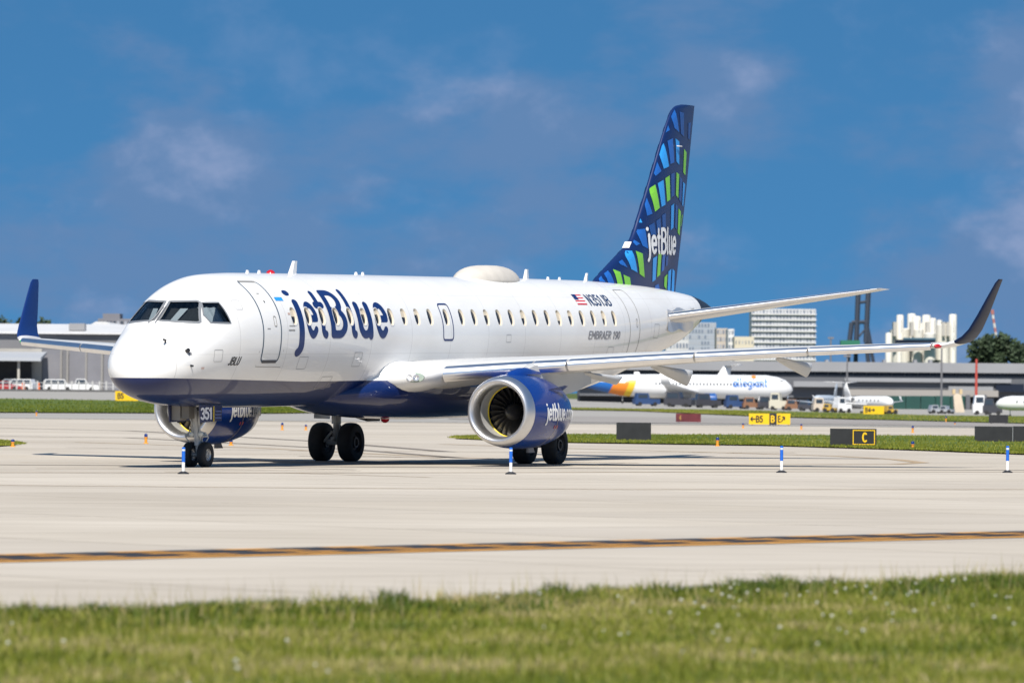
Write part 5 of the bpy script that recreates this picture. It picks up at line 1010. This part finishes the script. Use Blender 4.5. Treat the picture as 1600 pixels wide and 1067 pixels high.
# trees at right, palms
for k, (u, vt, w, lb) in enumerate(((1545, 521, 70, 'big dark tree behind the winglet, left of the trees at the right edge'), (1583, 527, 56, 'dark tree near the right edge, shorter than its left neighbour'), (1612, 538, 50, 'dark tree cut by the right edge'), (1527, 547, 44, 'low dark tree under the winglet'), (1565, 541, 50, 'dark tree filling the gap between the two big trees'))): tree('broadleaf_tree', u, vt, 1350, w, lb, 'leaf_dark', 2200, 'trees at the right edge')
def palm(u, vt, Y, label, rpx=14):
    c = on(u, Y); hz = at(u, vt, Y).z; zg = float(gz(c.x, Y)); o = empty('palm_tree', (c.x, Y, zg)); tag(o, label, 'palm tree', 'palms before the silos'); h = hz - zg; R = rpx * Y / F_PX
    MB().tube([(0, 0, -1), (.2, 0, h * .5), (0, 0, h * .82)], [.3, .22, .2], 8).build('trunk', mat('palm_bark', (.16, .13, .10), .9), o); fm_ = MB()
    for k in range(22):
        a = random.uniform(0, 2 * math.pi); e = random.uniform(-.35, 1.0); ca, sa = math.cos(a), math.sin(a); pts = []
        for q in range(6): s_ = q / 5; pts.append(Vector((ca * R * s_ * math.cos(e * .8), sa * R * s_ * math.cos(e * .8), h * .82 + R * (math.sin(e) * s_ * .9 - .55 * s_ * s_))))
        sd_ = Vector((-sa, ca, 0))
        for q in range(5):
            w0, w1 = .30 * (1 - q / 5.5), .30 * (1 - (q + 1) / 5.5); fm_.add([pts[q] - sd_ * w0 + Vector((0, 0, -w0)), pts[q], pts[q + 1], pts[q + 1] - sd_ * w1 + Vector((0, 0, -w1))], [(0, 1, 2, 3)]); fm_.add([pts[q] + sd_ * w0 + Vector((0, 0, -w0)), pts[q], pts[q + 1], pts[q + 1] + sd_ * w1 + Vector((0, 0, -w1))], [(0, 1, 2, 3)])
    fm_.build('crown', mat('palm_leaf', (.02, .04, .025), .6), o)
palm(1428, 553, 1250, 'dark palm before the silos, left one of the pair', 16); palm(1461, 549, 1250, 'dark palm before the silos, right one of the pair', 16); palm(1442, 558, 1260, 'small dark palm between the two larger palms', 10)

# ================================================================ PARKED AIRCRAFT AND APRON VEHICLES
def jetliner(name, p, rz, L, D, M, label, span, tail='low', eng='wing', text=None, tailpaint=None, zc=None, cat='airplane'):
    o = empty(name, p, rz); tag(o, label, cat, 'parked aircraft'); zc = zc or D * .95; R = D / 2
    prof = [(0, .01), (.01 * L, R * .35), (.035 * L, R * .68), (.07 * L, R * .88), (.12 * L, R), (.62 * L, R), (.75 * L, R * .86), (.88 * L, R * .5), (.97 * L, R * .2), (L, R * .06)]
    N_ = 28; rr = []
    for x, r in prof: up_ = (R - r) * (.55 if x > .6 * L else -.22); rr.append([(-x, r * math.cos(2 * math.pi * k / N_), zc + up_ + r * math.sin(2 * math.pi * k / N_)) for k in range(N_)])
    v_, f_ = loft(rr); mesh('fuselage', v_, f_, M, o)
    if tailpaint:
        for a0, a1, MM in tailpaint:
            rr2 = []
            for q in range(5):
                x = (a0 + (a1 - a0) * q / 4) * L; r = float(np.interp(x, [c[0] for c in prof], [c[1] for c in prof])) + .02; up_ = (R - r) * (.55 if x > .6 * L else -.22); rr2.append([(-x + .35 * R * math.sin(2 * math.pi * k / N_), r * math.cos(2 * math.pi * k / N_), zc + up_ + r * math.sin(2 * math.pi * k / N_)) for k in range(N_)])
            v_, f_ = loft(rr2, cap=False); mesh('tail_band', v_, f_, MM, o)
    ch = L * .16; wz = zc - R * .6
    for s_ in (1, -1):
        v_, f_ = loft([[(-(L * .40 + .42 * y + c * q[0]), s_ * y, wz + .09 * y + q[1] * c) for q in foil(8, .12)] for y, c in ((R * .5, ch), (span * .18, ch * .7), (span * .5, ch * .28))]); w_ = mesh('wing', v_, f_, M, o)
        v_, f_ = loft([[(-(L * .40 + .42 * span * .5 + .3 + k_ * 1.0 + c * q[0]), s_ * (span * .5 + .25 * k_ + q[1] * c), wz + .045 * span + k_ * L * .055) for q in foil(6, .1)] for k_, c in ((0, ch * .28), (1, ch * .14))]); mesh('winglet', v_, f_, M, w_)
        ex, ey, ez = (L * .36, span * .17, wz - R * .45) if eng == 'wing' else (L * .66, R * 1.45, zc + R * .35)
        er = D * .26 if eng == 'wing' else D * .25; MB().lathe([(0, er * .8), (-er * .2, er), (-er * 1.8, er), (-er * 3, er * .7), (-er * 3, .01)], (-ex, s_ * ey, ez), (1, 0, 0), 18).build('engine', mat('nacelle_blue', (.02, .09, .30), .3, 0, .4) if eng == 'wing' and text else M, o, True, None, 40)
        tz, ty = (zc + R * .55, R * .3) if tail == 'low' else (zc + R + L * .14, 0)
        tx = L * .90 if tail == 'low' else L * .945
        v_, f_ = loft([[(-(tx + .55 * y + c * q[0]), s_ * (ty + y), tz + .06 * y + q[1] * c) for q in foil(8, .1)] for y, c in ((0, L * .085), (span * .19, L * .04))]); mesh('tailplane', v_, f_, M, o)
        MB().lathe([(-.15, .001), (-.15, D * .12), (.15, D * .12), (.15, .001)], (-L * .47, s_ * D * .75, D * .12), (0, 1, 0), 14).build('wheel', rubber, o)
        MB().tube([(-L * .47, s_ * D * .75, D * .12), (-L * .46, s_ * D * .7, wz + .1)], D * .035, 8).build('gear_leg', steel, o)
    MB().lathe([(-.12, .001), (-.12, D * .09), (.12, D * .09), (.12, .001)], (-L * .11, 0, D * .09), (0, 1, 0), 12).build('wheel', rubber, o); MB().tube([(-L * .11, 0, D * .09), (-L * .11, 0, zc - R * .8)], D * .03, 8).build('gear_leg', steel, o)
    fh = L * .155 if tail == 'low' else L * .14; v_, f_ = loft([[(-(L * xl + c * L * q[0]), q[1] * c * L, z_) for q in foil(8, .1, 0)] for xl, c, z_ in ((.83, .145, zc + R * .6), (.90, .10, zc + R + fh * .55), (.945, .065, zc + R + fh))]); mesh('fin', v_, f_, tailpaint[0][2] if tailpaint else M, o)
    n_w = int((.62 - .14) * L / (.55 if D > 3 else .9)); wm = None; ws_ = .2 if D > 3 else .16
    for s_ in (1, -1):
        for k in range(n_w):
            x = L * (.14 + .48 * (k + .5) / n_w); q = (-x, s_ * (R * .985), zc + R * .22)
            if wm is None: wm = MB().box(-ws_ * .6, ws_ * .6, -.02, .02, -ws_, ws_).build('cabin_window', m_win, o, False, q)
            else: c2 = wm.copy(); COL.objects.link(c2); c2.location = q
        MB().add([(-L * .036, s_ * R * .52, zc + R * .30), (-L * .06, s_ * R * .72, zc + R * .32), (-L * .064, s_ * R * .64, zc + R * .56), (-L * .045, s_ * R * .42, zc + R * .56)], [(0, 1, 2, 3)]).build('cockpit_window', m_win, o)
    if text:
        t_, x0, zt_, sz, T = text
        for s_ in (-1,): lettering(t_, lambda a, b_: (-x0 + a, -math.sqrt(max(.01, (R + .02)**2 - (zt_ + b_ - zc)**2)), zt_ + b_), sz, sz * .9, T, o, .07, .06, .05)
    return o
m_jetw = mat('jet_white', (.78, .78, .78), .3, 0, .3); m_aorange = mat('jet_orange', (.75, .22, .02), .4, 0, .2); m_ablue = mat('jet_blue', (.01, .12, .42), .35, 0, .3); m_ayel = mat('jet_yellow', (.75, .5, .03), .4)
np_ = on(1239, 915)
al = jetliner('parked_airliner', (np_.x, 915, float(gz(np_.x, 915)) - .1), 0.10, 37.5, 3.95, m_jetw, 'white airliner with blue lettering and orange blue tail parked behind the wing', 34, 'low', 'wing', ('allegiant', 10.3, 3.75, 1.6, mat('lettering_blue', (.02, .16, .55), .4)), [(.80, .99, m_ablue), (.735, .80, m_aorange), (.705, .735, m_ayel)], 3.75)
MB().lathe([(0, .001), (.01, .42), (.0, .43)], (-6.7, -1.12, 5.42), (0, -1, 1.5), 16).build('sunburst_emblem', m_aorange, al)
p = on(952, 1010); jetliner('parked_business_jet', (p.x, 1010, float(gz(p.x, 1010))), math.radians(176), 22, 2.6, m_jetw, 'white T tail jet standing behind the parked airliner', 24, 'T', 'tail', zc=2.6)
p = on(1274, 800); jetliner('parked_business_jet', (p.x, 800, float(gz(p.x, 800))), math.radians(250), 11, 1.6, mat('jet_grey_blue', (.45, .5, .56), .35, 0, .3), 'small grey blue business jet with swept tail right of the parked airliner', 13, 'low', 'tail', zc=1.6)
p = on(1394, 780); jetliner('parked_business_jet', (p.x, 780, float(gz(p.x, 780))), math.radians(-62), 13, 1.65, m_jetw, 'small white T tail jet parked behind the B4 sign', 14, 'T', 'tail', zc=1.7)
p = on(1556, 720); jetliner('parked_business_jet', (p.x, 720, float(gz(p.x, 720))), math.radians(170), 17, 1.9, m_jetw, 'white business jet parked at the right edge of the apron', 16, 'T', 'tail', zc=1.75)
def cart(u, Y, w, h, M, label, cabin=True):
    p = on(u, Y); o = empty('apron_vehicle', p, random.uniform(-.5, .5)); tag(o, label, 'vehicle', 'apron vehicles')
    MB().box(-w / 2, w / 2, -.8, .8, .3, h * .55).build('body', M, o)
    if cabin: MB().add(*loft([[(-w * .45, -.75, h * .55), (w * .1, -.75, h * .55), (w * .1, .75, h * .55), (-w * .45, .75, h * .55)], [(-w * .40, -.7, h), (w * .04, -.7, h), (w * .04, .7, h), (-w * .40, .7, h)]])).build('cab', M, o); MB().box(-w * .36, w * 0, -.78, -.74, h * .62, h * .9).build('cab_window', m_win, o)
    for x in (-w * .3, w * .3):
        for s_ in (-1, 1): MB().lathe([(-.1, .001), (-.1, .32), (.1, .32), (.1, .001)], (x, s_ * .72, .32), (0, 1, 0), 12).build('wheel', rubber, o)
m_veh_y = mat('vehicle_yellow', (.50, .32, .04), .5); m_veh_b = mat('vehicle_blue', (.025, .06, .16), .5); m_veh_o = mat('vehicle_orange', (.22, .11, .06), .6)
VEH = [(1010, 850, 4, 2.0, m_veh_b, 'blue apron tug under the tail of the parked airliner'), (1062, 845, 4.5, 2.3, m_card, 'dark apron truck below the orange tail bands'), (1105, 848, 4, 2.2, m_card, 'dark baggage tractor behind the heat haze'), (1150, 840, 3.4, 2.1, m_veh_b, 'blue belt loader below the airliner wing'), (1176, 838, 3, 1.8, m_veh_o, 'orange brown cart under the blue lettering'), (1200, 836, 3.2, 2.0, m_card, 'dark tug below the airliner cockpit'), (1218, 830, 2.8, 2.6, mat('vehicle_cream', (.55, .52, .42), .5), 'cream box cart below the airliner nose'), (1243, 828, 3, 1.7, m_veh_o, 'orange brown cart right of the airliner nose'), (1262, 826, 2.6, 1.7, m_card, 'dark cart left of the grey blue jet'), (1284, 780, 2.6, 2.0, mat('vehicle_beige', (.55, .47, .38), .5), 'beige service cart below the grey blue jet'), (1297, 770, 1.8, 1.2, m_veh_y, 'small yellow tug in front of the grey blue jet'), (1316, 775, 2.2, 2.2, m_carw, 'white van between the two small jets'), (1391, 770, 1.6, 1.2, m_veh_y, 'small yellow tug right of the B4 sign'), (1536, 800, 3.0, 2.8, m_carw, 'white box truck beside the red pole'), (1551, 790, 2.8, 2.4, m_card, 'dark van right of the white box truck'), (1463, 830, 2.2, 1.3, m_cars, 'silver cart before the green doors'), (1480, 830, 2.0, 1.2, m_cars, 'small silver cart right of its twin before the green doors')]
for u, Y, w, h, M, lb in VEH: cart(u, Y, w, h, M, lb)

# stand every thing's Empty at the middle of its own base
for o in list(COL.objects):
    if o.parent is None and o.type == 'EMPTY' and o.location.length < 1e-6 and o.children:
        P = [c.location + Vector(q) for c in o.children if c.type == 'MESH' for q in c.bound_box]
        d = Vector(((min(p.x for p in P) + max(p.x for p in P)) / 2, (min(p.y for p in P) + max(p.y for p in P)) / 2, 0)); d.z = float(gz(d.x, d.y))
        o.location = d
        for c in o.children: c.location = c.location - d
